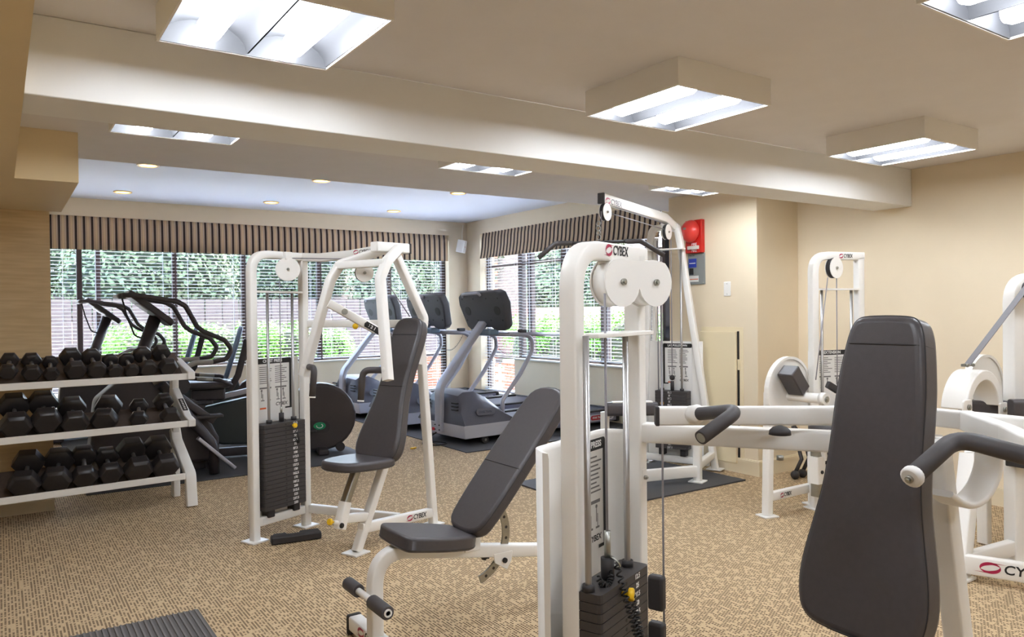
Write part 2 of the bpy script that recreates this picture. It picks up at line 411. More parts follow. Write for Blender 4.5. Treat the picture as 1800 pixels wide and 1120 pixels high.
# ------------------------------------------------------------------ venetian blinds: every slat its own part
def blind(label, axis, pos, a0, a1, z0, z1, tilt=0.02):
    mid = (a0+a1)/2; ln = abs(a1-a0); pitch = .0445
    loc = (mid, pos, z0) if axis == 'y' else (pos, mid, z0)
    r = thing('venetian_blind', label, 'blind', loc, 0 if axis == 'y' else PI/2, 'white slatted venetian blinds')
    h = z1-z0
    m = MB()
    w_ = .048; arc = .002
    V = []; nseg = 3
    for k in range(nseg+1):
        y = -w_/2+w_*k/nseg; zz = arc*(1-(2*y/w_)**2)+y*tilt
        V += [(-ln/2, y, zz), (ln/2, y, zz)]
    V += [(x, y, z-.0018) for x, y, z in V]; q = 2*(nseg+1)
    F = []
    for k in range(nseg): F += [(2*k, 2*k+1, 2*k+3, 2*k+2), (q+2*k, q+2*k+2, q+2*k+3, q+2*k+1)]
    F += [(0, q, q+1, 1), (2*nseg, 2*nseg+1, q+2*nseg+1, q+2*nseg)]
    F += [(2*k, 2*k+2, q+2*k+2, q+2*k) for k in range(nseg)]+[(2*k+1, q+2*k+1, q+2*k+3, 2*k+3) for k in range(nseg)]
    m.add(V, F); me = D.meshes.new('slat'); me.from_pydata(m.v, [], m.f); me.update(); me.materials.append(M_SLAT)
    n = int((h-.05)/pitch)
    for k in range(n):
        o = link('slat', me, r); o.location = (0, 0, .045+k*pitch)
    b = MB(); b.bb((-ln/2, -.026, 0), (ln/2, .026, .02)); build('bottom_rail', b, M_SLAT, r, bevel=.003)
    b = MB(); b.bb((-ln/2, -.03, h-.05), (ln/2, .03, h)); build('head_rail', b, M_SLAT, r)
    for x in (-ln/2+.14, ln/2-.14):
        c_ = MB()
        for y in (-.026, .026): c_.bb((x-.0015, y-.0015, .01), (x+.0015, y+.0015, h-.04))
        build('ladder_cord', c_, M_SLAT, r)
    return r
pb = YB+.07
blind('floor-length white blind beside the maple panel wall', 'y', pb, XA+.02, .80, .17, 2.6)
blind('white blind over the narrow and wide lites left of the climber consoles', 'y', pb, .875, 1.93, .745, 2.6)
blind('white blind behind the near climber handlebar loop', 'y', pb, 1.955, 2.82, .745, 2.6)
blind('white blind seen behind the chest press weight tower', 'y', pb, 2.845, 3.90, .745, 2.6)
blind('white blind seen through the chest press arms', 'y', pb, 3.93, 5.01, .745, 2.6)
blind('long white blind at the right end of the back window', 'y', pb, 5.05, 5.97, .17, 2.6)
pr_ = XW+.07
blind('long white blind in the corner of the right-hand window', 'x', pr_, 9.26, 10.27, .17, 2.6)
blind('white blind behind the near treadmill handrail', 'x', pr_, 8.32, 9.23, .735, 2.6)
blind('white blind seen between the big pulley tower uprights', 'x', pr_, 7.49, 8.28, .735, 2.6)
blind('white blind behind the lat machine mast, partly hidden', 'x', pr_, 6.36, 7.45, .735, 2.6)
# dark stile between window and pier
c = MB(); c.bb((XW-.03, 6.02, .1), (XW-.002, 6.27, 2.3)); o = build('door_1', c, M_DARKFR); struct(o, 'dark bronze door leaf beside the pier')
c = MB()
for z0, z1 in ((.25, 1.0), (1.08, 2.2)): c.bb((XW-.034, 6.07, z0), (XW-.028, 6.22, z1))
build('pane', c, mat('dark_glass', (40, 44, 54), .08), o)
# ------------------------------------------------------------------ striped valances
def valance(name, label, pts_profile, axis, a0, a1, period=.0885):
    """profile list (d,z) outer line; extruded along axis"""
    n = max(2, int(abs(a1-a0)/.02)); V = []; F = []; A = []
    for i in range(n+1):
        a = a0+(a1-a0)*i/n; sc_ = .006*math.sin(2*PI*a/period)
        for j, (d, z) in enumerate(pts_profile):
            dd = d-sc_
            V.append((a, dd, z) if axis == 'y' else (dd, a, z)); A.append(a/period)
    k = len(pts_profile)
    for i in range(n):
        for j in range(k-1): F.append((i*k+j, (i+1)*k+j, (i+1)*k+j+1, i*k+j+1))
    me = D.meshes.new(name); me.from_pydata(V, [], F); me.update()
    at = me.attributes.new('along', 'FLOAT', 'POINT'); at.data.foreach_set('value', A)
    me.polygons.foreach_set('use_smooth', [True]*len(me.polygons)); me.materials.append(M_STRIPE)
    o = link(name, me); so_ = o.modifiers.new('thick', 'SOLIDIFY'); so_.thickness = .012
    return tag(o, label, 'valance')
valance('window_valance', 'flat striped fabric valance over the long back window', [(YB+.10, 2.634), (YB+.02, 2.634), (YB+.005, 2.55), (YB, 2.4), (YB, 2.225)], 'y', .335, 6.0)
valance('window_valance', 'flared striped fabric valance over the right-hand window', [(XW+.10, 2.634), (XW+.01, 2.634), (XW-.002, 2.55), (XW-.012, 2.42), (XW-.03, 2.30), (XW-.045, 2.24)], 'x', 10.22, 6.3)

# ------------------------------------------------------------------ ceiling fixtures
M_FIX = mat('fixture_paint', (242, 238, 231), .6)
M_REFL = mat('reflector_satin', (76, 76, 78), .35)
M_TUBE = mat('lit_tube', (238, 245, 255), .4, emit=LAMP)
def fixture_mesh():
    S = .30; h = .12
    r = []
    m = MB()
    for sx in (-1, 1): m.bb((sx*S, -S, -h), (sx*(S-.008), S, 0))
    for sy in (-1, 1): m.bb((-S+.008, sy*S, -h), (S-.008, sy*(S-.008), 0))
    m.bb((-S+.008, -S+.008, -.012), (S-.008, S-.008, 0))
    r.append(('housing', m, M_FIX, 0))
    for c in (-1, 1):
        m = MB(); V = []; n = 10
        for k in range(n+1):
            a = PI*k/n; x = c*.146+.143*math.cos(a); z = -.112+.088*math.sin(a)
            V += [(x, -.285, z), (x, .285, z)]
        m.add(V, [(2*k, 2*k+1, 2*k+3, 2*k+2) for k in range(n)], True)
        r.append(('reflector', m, M_REFL, 0))
        m = MB(); m.tube([(c*.146, -.25, -.075), (c*.146, -.245, -.075), (c*.146, -.22, -.075), (c*.146, .22, -.075), (c*.146, .245, -.075), (c*.146, .25, -.075)], [.012, .03, .042, .042, .03, .012], 14)
        r.append(('lamp_tube', m, M_TUBE, 0))
    for sy in (-1, 1):
        m = MB(); m.bb((-S+.008, sy*.285, -.118), (S-.008, sy*.291, -.014))
        r.append(('end_plate', m, M_REFL, 0))
    return r
FX = {}
def fixture(label, x, y):
    r = thing('ceiling_light', label, 'light', (x, y, ZC), 0, 'boxed two-tube ceiling lights')
    if not FX:
        for nme, m, ma, bv in fixture_mesh(): FX.setdefault('p', []).append(build(nme, m, ma, r))
    else:
        for q in FX['p']:
            c_ = q.copy(); COL.objects.link(c_); c_.parent = r
    return r
for lb, x, y in (('large boxed ceiling light in front of the beam at upper left', .757, 2.51), ('square boxed ceiling light hanging mid picture before the beam', 2.645, 2.52),
                 ('boxed ceiling light nearest the right wall', 4.53, 2.49), ('boxed ceiling light cut off by the top right corner', 2.65, .94),
                 ('boxed light behind the beam at left, close to the tan soffit', .775, 4.02), ('boxed light behind the beam in the middle', 2.665, 4.03), ('boxed light behind the beam next to the wall pier', 4.50, 4.0)):
    fixture(lb, x, y)
fixture('unseen boxed ceiling light at left, added to light the room', .757, .94); fixture('unseen boxed ceiling light at right, added to light the room', 4.53, .94)  # both out of view, added to fill out the row and light the scene
for lb, x in (('unseen boxed fill light in the added rear row at left', .757), ('unseen boxed fill light in the added rear row, middle', 2.65), ('unseen boxed fill light in the added rear row at right', 4.53)): fixture(lb, x, -.63)  # extra unseen row behind the camera, added as fill light
M_DLT = mat('downlight_ring', (240, 206, 150), .3, metal=.4); M_DLB = mat('downlight_bulb', (255, 176, 84), .4, emit=9)
first = None
for lb, x, y in (('recessed amber downlight, front row nearest the tan soffit', 1.22, 8.05), ('recessed amber downlight, back row over the left climber', 1.23, 9.93), ('recessed amber downlight, back row middle', 2.955, 9.92),
                 ('recessed amber downlight, back row nearest the corner speaker', 4.70, 9.93), ('recessed amber downlight, front row middle, half hidden by ceiling edge', 2.945, 8.05), ('recessed amber downlight, front row right, barely showing', 4.67, 8.05)):
    r = thing('downlight', lb, 'light', (x, y, ZT), 0, 'amber downlights in the raised ceiling')
    if first is None:
        m = MB(); m.ring((0, 0, -.004), (0, 0, 1), .078, .10, .012, 24); a = build('trim_ring', m, M_DLT, r)
        m = MB(); m.cyl((0, 0, -.006), (0, 0, -.001), .078, 24); b = build('bulb', m, M_DLB, r); first = (a, b)
    else:
        for q in first: c_ = q.copy(); COL.objects.link(c_); c_.parent = r
# ------------------------------------------------------------------ outside the windows
M_PAVE = mat('pale_paving', (206, 200, 190), .9, noise=.05, nscale=3)
M_SOIL = mat('bark_slope', (84, 72, 64), .95, noise=.35, nscale=8)
M_LEAF = mat('hedge_leaf', (96, 148, 48), .6, noise=.3, nscale=12)
M_LEAF2 = mat('tree_leaf', (104, 116, 82), .7, noise=.4, nscale=4)
M_BRICK = mat('brick', (178, 100, 78), .9, noise=.15, nscale=30); M_MORTAR = mat('mortar', (190, 180, 168), .95)
M_FENCE = mat('fence_board', (88, 76, 72), .9, noise=.2, nscale=10)
g = MB(); g.bb((-30, YB+.25, -.35), (45, 60, -.12)); g.bb((XW+.25, -8, -.35), (45, YB+.25, -.12)); struct(build('ground', g, M_PAVE), 'pale paving outside the windows')
def foliage(name, label, cat, blobs, n, size, m, trunk=None, group=None, seed=1):
    rnd = random.Random(seed); V = []; F = []
    tot = sum(b[3]*b[4]+b[4]*b[5]+b[3]*b[5] for b in blobs)
    for (cx, cy, cz, rx, ry, rz, p) in blobs:
        k_ = int(n*(rx*ry+ry*rz+rx*rz)/tot)
        for _ in range(k_):
            d = Vector((rnd.gauss(0, 1), rnd.gauss(0, 1), rnd.gauss(0, 1))).normalized()
            e = 2/p; d = Vector([math.copysign(abs(q)**e, q) for q in d])
            rr = rnd.uniform(.72, 1.02); c = Vector((cx+d.x*rx*rr, cy+d.y*ry*rr, cz+d.z*rz*rr))
            nn = (d+Vector((rnd.uniform(-.9, .9), rnd.uniform(-.9, .9), rnd.uniform(-.3, 1.0)))).normalized()
            a = nn.orthogonal().normalized(); a = (Matrix.Rotation(rnd.uniform(0, 6.3), 3, nn) @ a); b = nn.cross(a); s_ = size*rnd.uniform(.6, 1.3)
            o = len(V); V += [c-a*s_, c-b*s_*.5, c+a*s_, c+b*s_*.5]; F.append((o, o+1, o+2, o+3))
    me = D.meshes.new(name); me.from_pydata(V, [], F); me.update(); me.materials.append(m)
    r = thing(name, label, cat, (0, 0, 0), 0, group)
    lo = link('foliage', me, r); lo['kind'] = 'stuff'
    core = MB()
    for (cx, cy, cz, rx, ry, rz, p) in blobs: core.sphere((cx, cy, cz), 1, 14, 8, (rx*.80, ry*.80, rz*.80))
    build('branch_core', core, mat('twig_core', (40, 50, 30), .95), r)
    if trunk:
        t = MB(); t.tube([trunk[0], trunk[1]], [trunk[2], trunk[2]*.6], 8); build('trunk', t, M_SOIL, r)
    return r
# hedges
foliage('hedge', 'bright clipped hedge outside the back window behind the climbers', 'hedge', [(2.0, 13.0, .55, .85, .45, .74, 4), (3.2, 13.05, .55, .85, .45, .76, 4), (4.05, 13.0, .55, .5, .45, .74, 4)], 15000, .030, M_LEAF, seed=3)
foliage('round_bush', 'round green bush at the right end of the hedge outside the back window', 'bush', [(4.98, 13.15, .45, .42, .4, .72, 2.6)], 4500, .028, M_LEAF, seed=9)
foliage('hedge', 'bright clipped hedge outside the right-hand window', 'hedge', [(9.1, 9.6, .60, .5, 1.0, .84, 4), (9.1, 11.2, .60, .5, 1.0, .82, 4), (9.1, 12.6, .55, .5, .8, .80, 4)], 15000, .030, M_LEAF, seed=4)
b = MB(); b.add([(-20, 18.5, -.12), (14, 18.5, -.12), (14, 30, 4.2), (-20, 30, 4.2)], [(0, 1, 2, 3)]); b.add([(14, 18.5, -.12), (15, -8, -.12), (32, -8, 3.6), (14, 30, 4.2)], [(0, 1, 2, 3)])
struct(build('bank', b, M_SOIL), 'brown planted bank outside')
for i, (x, y, z, s_, lb) in enumerate(((-4.2, 20.5, 2.6, 2.2, 'loose green tree far left beyond the back window'), (.2, 24.6, 3.3, 2.6, 'green tree beyond the back window behind the far climber'), (3.2, 20.3, 2.9, 2.0, 'green tree beyond the near climber console'), (7.6, 24.4, 3.4, 2.6, 'green tree beyond the chest press tower'), (10.2, 20.0, 2.9, 2.1, 'green tree beyond the right end of the back window'),
                        (13.5, 24.2, 3.2, 2.4, 'green tree outside the corner of the windows'), (15.6, 19.0, 2.9, 2.0, 'green tree beyond the near treadmill console'), (20.0, 23.0, 3.4, 2.5, 'green tree beyond the big pulley tower'), (20.5, 17.5, 2.9, 2.0, 'green tree beyond the lat machine mast'))):
    foliage('tree', lb, 'tree', [(x, y, z, s_, 1.3, s_*.75, 2), (x+1.0, y+.4, z-.9, s_*.6, 1.1, s_*.55, 2), (x-1.0, y-.2, z-.8, s_*.6, 1.1, s_*.55, 2)], 9000, .075, M_LEAF2, ((x, y, -.1), (x, y, z), .15), 'trees outside', seed=20+i)
# fence boards behind hedge (each board its own part)
fr_ = thing('board_fence', 'weathered brown board fence behind the hedge outside', 'fence', (0, 17.5, 0))
me = None
for k in range(40):
    if me is None:
        m = MB(); m.bb((-.17, -.015, -.12), (.17, .015, 1.75)); o = build('board', m, M_FENCE, fr_); me = o
    else: o = me.copy(); COL.objects.link(o)
    o.location = (-4+.36*k, .01*((k % 2)*2-1), 0)
for z in (.35, 1.35):
    m = MB(); m.bb((-4.2, .025, z-.05), (10.2, .06, z+.05)); build('rail', m, M_FENCE, fr_)
# brick corner pier outside and a low brick wall
bk = thing('brick_pier', 'sunlit red brick pier outside the corner of the windows', 'pier', (7.12, 11.80, -.12))
m = MB(); m.bb((-.29, -.29, 0), (.29, .29, 2.9)); build('core', m, M_MORTAR, bk)
proto = None
for row in range(38):
    for side in (0, 2):
        for q in range(3):
            a = -.2+.2*q+(.05 if row % 2 else -.05)
            if proto is None:
                mm = MB(); mm.bb((-.094, -.006, -.03), (.094, .012, .03)); o = proto = build('brick', mm, M_BRICK, bk)
            else: o = proto.copy(); COL.objects.link(o)
            z = .04+row*.075
            o.location = [(a, -.295, z), (a, .295, z), (-.295, a, z), (.295, a, z)][side]; o.rotation_euler = (0, 0, [PI, 0, PI/2, -PI/2][side])
lw = thing('brick_wall', 'low pinkish brick garden wall outside the right end of the back window', 'wall', (6.6, 12.6, -.12))
m = MB(); m.bb((-.95, -.10, 0), (.95, .10, .78)); build('core', m, M_MORTAR, lw)
for row in range(10):
    for q in range(9):
        o = proto.copy(); COL.objects.link(o); o.parent = lw; o.location = (-.84+.21*q+(.05 if row % 2 else -.05), -.105, .05+row*.075); o.rotation_euler = (0, 0, PI)
gw = MB(); gw.bb((12.6, 8, -.12), (12.9, 24, 1.50)); tag(build('garden_wall', gw, mat('pink_render', (164, 124, 112), .9, noise=.05, nscale=4), None, bevel=.02), 'pale pink rendered wall beyond the hedge outside the right-hand window', 'wall')

l2 = thing('brick_wall', 'low brick garden wall outside the corner lite of the right-hand window', 'wall', (7.62, 10.9, -.12))
m = MB(); m.bb((-.10, -.55, 0), (.10, .55, .66)); build('core', m, M_MORTAR, l2)
for row in range(8):
    for q in range(5):
        o = proto.copy(); COL.objects.link(o); o.parent = l2; o.location = (-.105, -.42+.21*q+(.05 if row % 2 else -.05), .05+row*.075); o.rotation_euler = (0, 0, PI/2)
# ------------------------------------------------------------------ machine materials and helpers
M_WHITE = mat('white_powder_coat', (240, 237, 231), .38, noise=.01, nscale=8)
M_VINYL = mat('black_vinyl', (73, 69, 71), .37, noise=.05, nscale=60, bump=.12, bscale=350)
M_GRIP = mat('grey_grip', (72, 68, 69), .55)
M_RUB = mat('black_rubber', (50, 47, 48), .6, noise=.06, nscale=50)
M_STACK = mat('weight_plate_black', (62, 58, 58), .55, noise=.06, nscale=90)
M_CHROME = mat('chrome_rod', (176, 174, 172), .36, metal=.85)
M_STEEL = mat('brushed_steel', (168, 168, 160), .38, metal=1, noise=.05, nscale=120)
M_CABLE = mat('coated_cable', (142, 138, 142), .4)
M_YEL = mat('yellow_plastic', (244, 196, 34), .35)
M_INK = mat('black_ink', (30, 28, 28), .6)
M_RED = mat('crimson_ink', (176, 30, 74), .5)
M_GREYINK = mat('grey_ink', (120, 118, 116), .6)
M_FADED = mat('faded_ink', (140, 136, 138), .6); M_FADEDR = mat('faded_crimson', (214, 128, 150), .6)
M_PLAC = mat('placard_white', (232, 230, 226), .4)
M_ORANGE = mat('orange_ink', (226, 96, 24), .5)
M_WHITEINK = mat('white_ink', (240, 240, 238), .6)

SQ = .05
def sqprof(w=SQ, h=None, r=.007):
    return round_rect(w, h or w, r, 2)
def wt(root, name, pts, w=SQ, h=None, r=0, up=(0,0,1), m=None, n=5):
    """white rectangular tube along pts with rounded bends"""
    if r: pts = fillet(pts, r, n)
    mb = MB(); mb.sweep(pts, sqprof(w, h), up)
    o = build(name, mb, m or M_WHITE, root)
    o.data.polygons.foreach_set('use_smooth', [True]*len(o.data.polygons)); o.data.set_sharp_from_angle(angle=math.radians(46))
    return o
def rt(root, name, pts, rad, m, r=0, n=12, caps=True):
    if r: pts = fillet(pts, r, 6)
    mb = MB(); mb.tube(pts, rad, n, caps); return build(name, mb, m, root)
def foot(root, x, y, w=.10, l=.12, z=0):
    mb = MB(); mb.box((x, y, z+.005), (w, l, .010)); return build('foot_plate', mb, M_WHITE, root, bevel=.002)
def bolt(root, p, axis, r=.011, m=None):
    a = Vector(axis).normalized(); mb = MB(); mb.cyl(Vector(p), Vector(p)+a*.008, r, 12); mb.cyl(Vector(p)+a*.008, Vector(p)+a*.012, r*.6, 6)
    return build('bolt', mb, m or M_STEEL, root)
def logo(root, o, ex, ey, h, ink=None, red=None, sx=1.0):
    """swirl emblem and the lettering; o is the left middle of the emblem"""
    ink = ink or M_INK; red = red or M_RED
    o = Vector(o); ex = Vector(ex).normalized(); ey = Vector(ey).normalized(); n = ex.cross(ey)
    mb = MB(); h2 = h; kx = sx; cx, cy = h*1.0*kx, 0
    def pt(a, b): return o+ex*a+ey*b+n*.0009
    N = 16
    for s_ in (1, -1):
        out = []; inn = []
        for k in range(N+1):
            a = math.radians(10+195*k/N) + (0 if s_ > 0 else PI)
            th = .50*h*math.sin(PI*k/N)**1.2+.002*h
            rx, ry = .95*h*kx, .62*h
            out.append(pt(cx+rx*math.cos(a), cy+ry*math.sin(a))); inn.append(pt(cx+(rx-th*1.25*kx)*math.cos(a), cy+(ry-th*.62)*math.sin(a)))
        V = out+inn; mb.add(V, [(k, k+1, N+1+k+1, N+1+k) for k in range(N)])
        # tail of the swirl
        a0 = pt(cx+s_*.1*h*kx, cy+s_*.60*h); a1 = pt(cx+s_*1.5*h*kx, cy+s_*.52*h); a2 = pt(cx+s_*.1*h*kx, cy+s_*.48*h); mb.add([a0, a1, a2], [(0, 1, 2)])
    e = build('logo_emblem', mb, red, root); e['label'] = 'crimson swirl emblem'
    t = text('logo_lettering', 'CYBEX', h*1.42, ink, root, plane_mat(o+ex*(h*2.15*sx)+n*.0006, ex+ey*.0, ey), .0004, 'LEFT', bold=h*.022, shear=.10, sx=sx)
    return e
def pad(root, name, o, ax, lat, outline, t, bev=.022, m=None, seams=(), front=1):
    """padded cushion: outline (lateral, axial) in the plane spanned by lat/ax at o; thickness t on the far side of the front face"""
    o = Vector(o); ax = Vector(ax).normalized(); lat = Vector(lat).normalized(); n = lat.cross(ax).normalized()
    out = smooth_closed(outline, 2); mb = MB(); mb.prism(out, o, lat, ax, t)
    p = build(name, mb, m or M_VINYL, root, bevel=bev, seg=4)
    # piping around the front edge and stitched seams across
    pp = MB(); pp.tube([o+lat*a+ax*b+n*(t/2-bev*.75) for a, b in out], .0017, 5, closed=True); build('piping', pp, M_RUB, p)
    ins = []
    cx = sum(a for a, b in out)/len(out); cy = sum(b for a, b in out)/len(out)
    for b in seams:
        xs = []
        for i in range(len(out)):
            (a0, b0), (a1, b1) = out[i], out[(i+1) % len(out)]
            if (b0-b)*(b1-b) < 0: xs.append(a0+(a1-a0)*(b-b0)/(b1-b0))
        if len(xs) >= 2:
            l, r_ = min(xs)+.003, max(xs)-.003; e = .0012; q = t/2
            pts = [o+lat*(l-e)+ax*b-n*(q-bev*1.2), o+lat*(l-e)+ax*b+n*(q-bev), o+lat*(l+bev*.35)+ax*b+n*(q-bev*.3+e), o+lat*(l+bev)+ax*b+n*(q+e), o+lat*(r_-bev)+ax*b+n*(q+e), o+lat*(r_-bev*.35)+ax*b+n*(q-bev*.3+e), o+lat*(r_+e)+ax*b+n*(q-bev), o+lat*(r_+e)+ax*b-n*(q-bev*1.2)]
            s_ = MB(); s_.tube(pts, .0022, 6); build('seam', s_, M_RUB, p)
    return p
def num_list(n, step=12.5):
    r = []
    for i in range(n):
        v_ = step*(i+1); r.append(('%g' % v_))
    return r
def stack(root, c, du, dv, ztop, th, n, dirs, w, d, numside=.12, nums=True, tsize=None, first_h=None, step=12.5):
    """weight stack: c=(u,v) centre; plates w along du, d along dv; front face is -dv; each plate its own part"""
    du = Vector(du); dv = Vector(dv); c = Vector((c[0], c[1], 0))
    mesh = None; labels = num_list(n, step)
    for i in range(n):
        zt = ztop-i*th
        if mesh is None:
            mb = MB(); o_ = [(a, b) for a, b in round_rect(w, d, .012, 2)]
            mb.prism(o_, (0, 0, 0), du, dv, th-.0022)
            pl_ = build('weight_plate', mb, M_STACK, root); mesh = pl_.data
            hb = MB(); hb.cyl(-dv*(d/2-.002), -dv*(d/2+.0012), .0055, 10); ho = build('pin_hole', hb, M_INK, pl_); hmesh = ho.data
        else:
            pl_ = link('weight_plate', mesh, root); ho = link('pin_hole', hmesh, pl_)
        pl_.location = c+Vector((0, 0, zt-th/2))
        if nums:
            text('number', labels[i], tsize or th*.78, M_WHITEINK, pl_, plane_mat(-dv*(d/2+.0006)+du*numside, du, (0, 0, 1)), .0003, 'CENTER', bold=.0006)
    return c
def placard(root, o, ex, ey, w, h, title, tsize=.03, bodyseed=1, side=1):
    """instruction placard: white sheet, black bracket frame with title, lines of print and small figures"""
    o = Vector(o); ex = Vector(ex).normalized(); ey = Vector(ey).normalized(); n = ex.cross(ey)
    def R(mb, a0, b0, a1, b1, e): mb.add([o+ex*a0+ey*b0+n*e, o+ex*a1+ey*b0+n*e, o+ex*a1+ey*b1+n*e, o+ex*a0+ey*b1+n*e], [(0, 1, 2, 3)])
    mb = MB(); mb.prism(round_rect(w, h, .02), o+n*.001, ex, ey, .002); p = build('placard', mb, M_PLAC, root); p['label'] = 'white instruction placard'
    fr_ = MB(); hh = h*.085
    fr_.prism(round_rect(w, hh, .012), o+ey*(h/2-hh/2)+n*.0022, ex, ey, .0012); R(fr_, side*w/2, -h*.30, side*(w/2-w*.06), h/2-hh*.5, .0028); R(fr_, side*w/2, -h*.325, side*(w/2-w*.18), -h*.30, .0028)
    build('header', fr_, M_INK, p)
    text('title', title, tsize, M_WHITEINK, p, plane_mat(o+ey*(h/2-hh/2)+n*.0032, ex, ey), .0003, 'CENTER', bold=.0008)
    ln = MB(); rnd = random.Random(bodyseed)
    for cx0 in (-.34, .06):
        for k in range(9):
            b = h*.36-k*h*.032; L_ = rnd.uniform(.20, .34)
            R(ln, cx0*w, b, (cx0+L_)*w, b+h*.012, .0026)
        R(ln, cx0*w, h*.02, (cx0+.30)*w, h*.045, .0026)
        # little figures
        for q in (0, .16):
            R(ln, (cx0+q+.04)*w, -h*.12, (cx0+q+.06)*w, -h*.02, .0026); R(ln, (cx0+q+.07)*w, -h*.16, (cx0+q+.085)*w, -h*.06, .0026); R(ln, (cx0+q+.03)*w, -h*.17, (cx0+q+.12)*w, -h*.155, .0026)
            ln.prism([(math.cos(t_)*.012*w*2, math.sin(t_)*.012*w*2) for t_ in [PI*k/4 for k in range(8)]], o+ex*((cx0+q+.05)*w)+ey*(-h*.005)+n*.0026, ex, ey, .0004)
    pr = build('print', ln, M_GREYINK, p); pr['kind'] = 'stuff'
    og = MB(); R(og, -w*.34, -h*.30, -w*.18, -h*.275, .0026); build('warning_label', og, M_ORANGE, p)
    text('maker_name', 'CYBEX', w*.10, M_INK, p, plane_mat(o+ex*(w*.22)-ey*(h*.24)+n*.0028, ex, ey), .0002, 'CENTER', bold=.0005, shear=.2)
    return p
def disc_pulley(root, c, axis, r, th=.03, name='pulley'):
    c = Vector(c); a = Vector(axis).normalized()
    mb = MB(); mb.cyl(c-a*th/2, c+a*th/2, r*.97, 30); p = build(name, mb, M_RUB, root)
    for s_ in (-1, 1):
        g = MB(); g.cyl(c+a*(s_*th/2), c+a*(s_*(th/2+.004)), r, 32); build('pulley_cover', g, M_WHITE, p)
    bolt(p, c+a*(th/2+.004), a, .009)
    return p
def coil(root, p0, p1, sag, r=.006, turns=40, wire=.0016, name='coil_cord', m=None):
    p0 = Vector(p0); p1 = Vector(p1); N = turns*7; pts = []
    for k in range(N+1):
        t = k/N; c = p0.lerp(p1, t)+Vector(sag)*(4*t*(1-t)); tg = (p1-p0+Vector(sag)*(4*(1-2*t))).normalized()
        a = tg.orthogonal().normalized(); b = tg.cross(a); an = 2*PI*turns*t
        pts.append(c+a*(r*math.cos(an))+b*(r*math.sin(an)))
    mb = MB(); mb.tube(pts, wire, 4); return build(name, mb, m or M_INK, root)
def knob(root, p, axis, s=.02, m=None, name='pull_knob'):
    p = Vector(p); a = Vector(axis).normalized(); mb = MB()
    mb.tube([p, p+a*s*.9, p+a*s*.95, p+a*s*1.1, p+a*s*1.7, p+a*s*1.9], [s*.4, s*.4, s*.75, s, s, s*.8], 14); return build(name, mb, m or M_YEL, root)
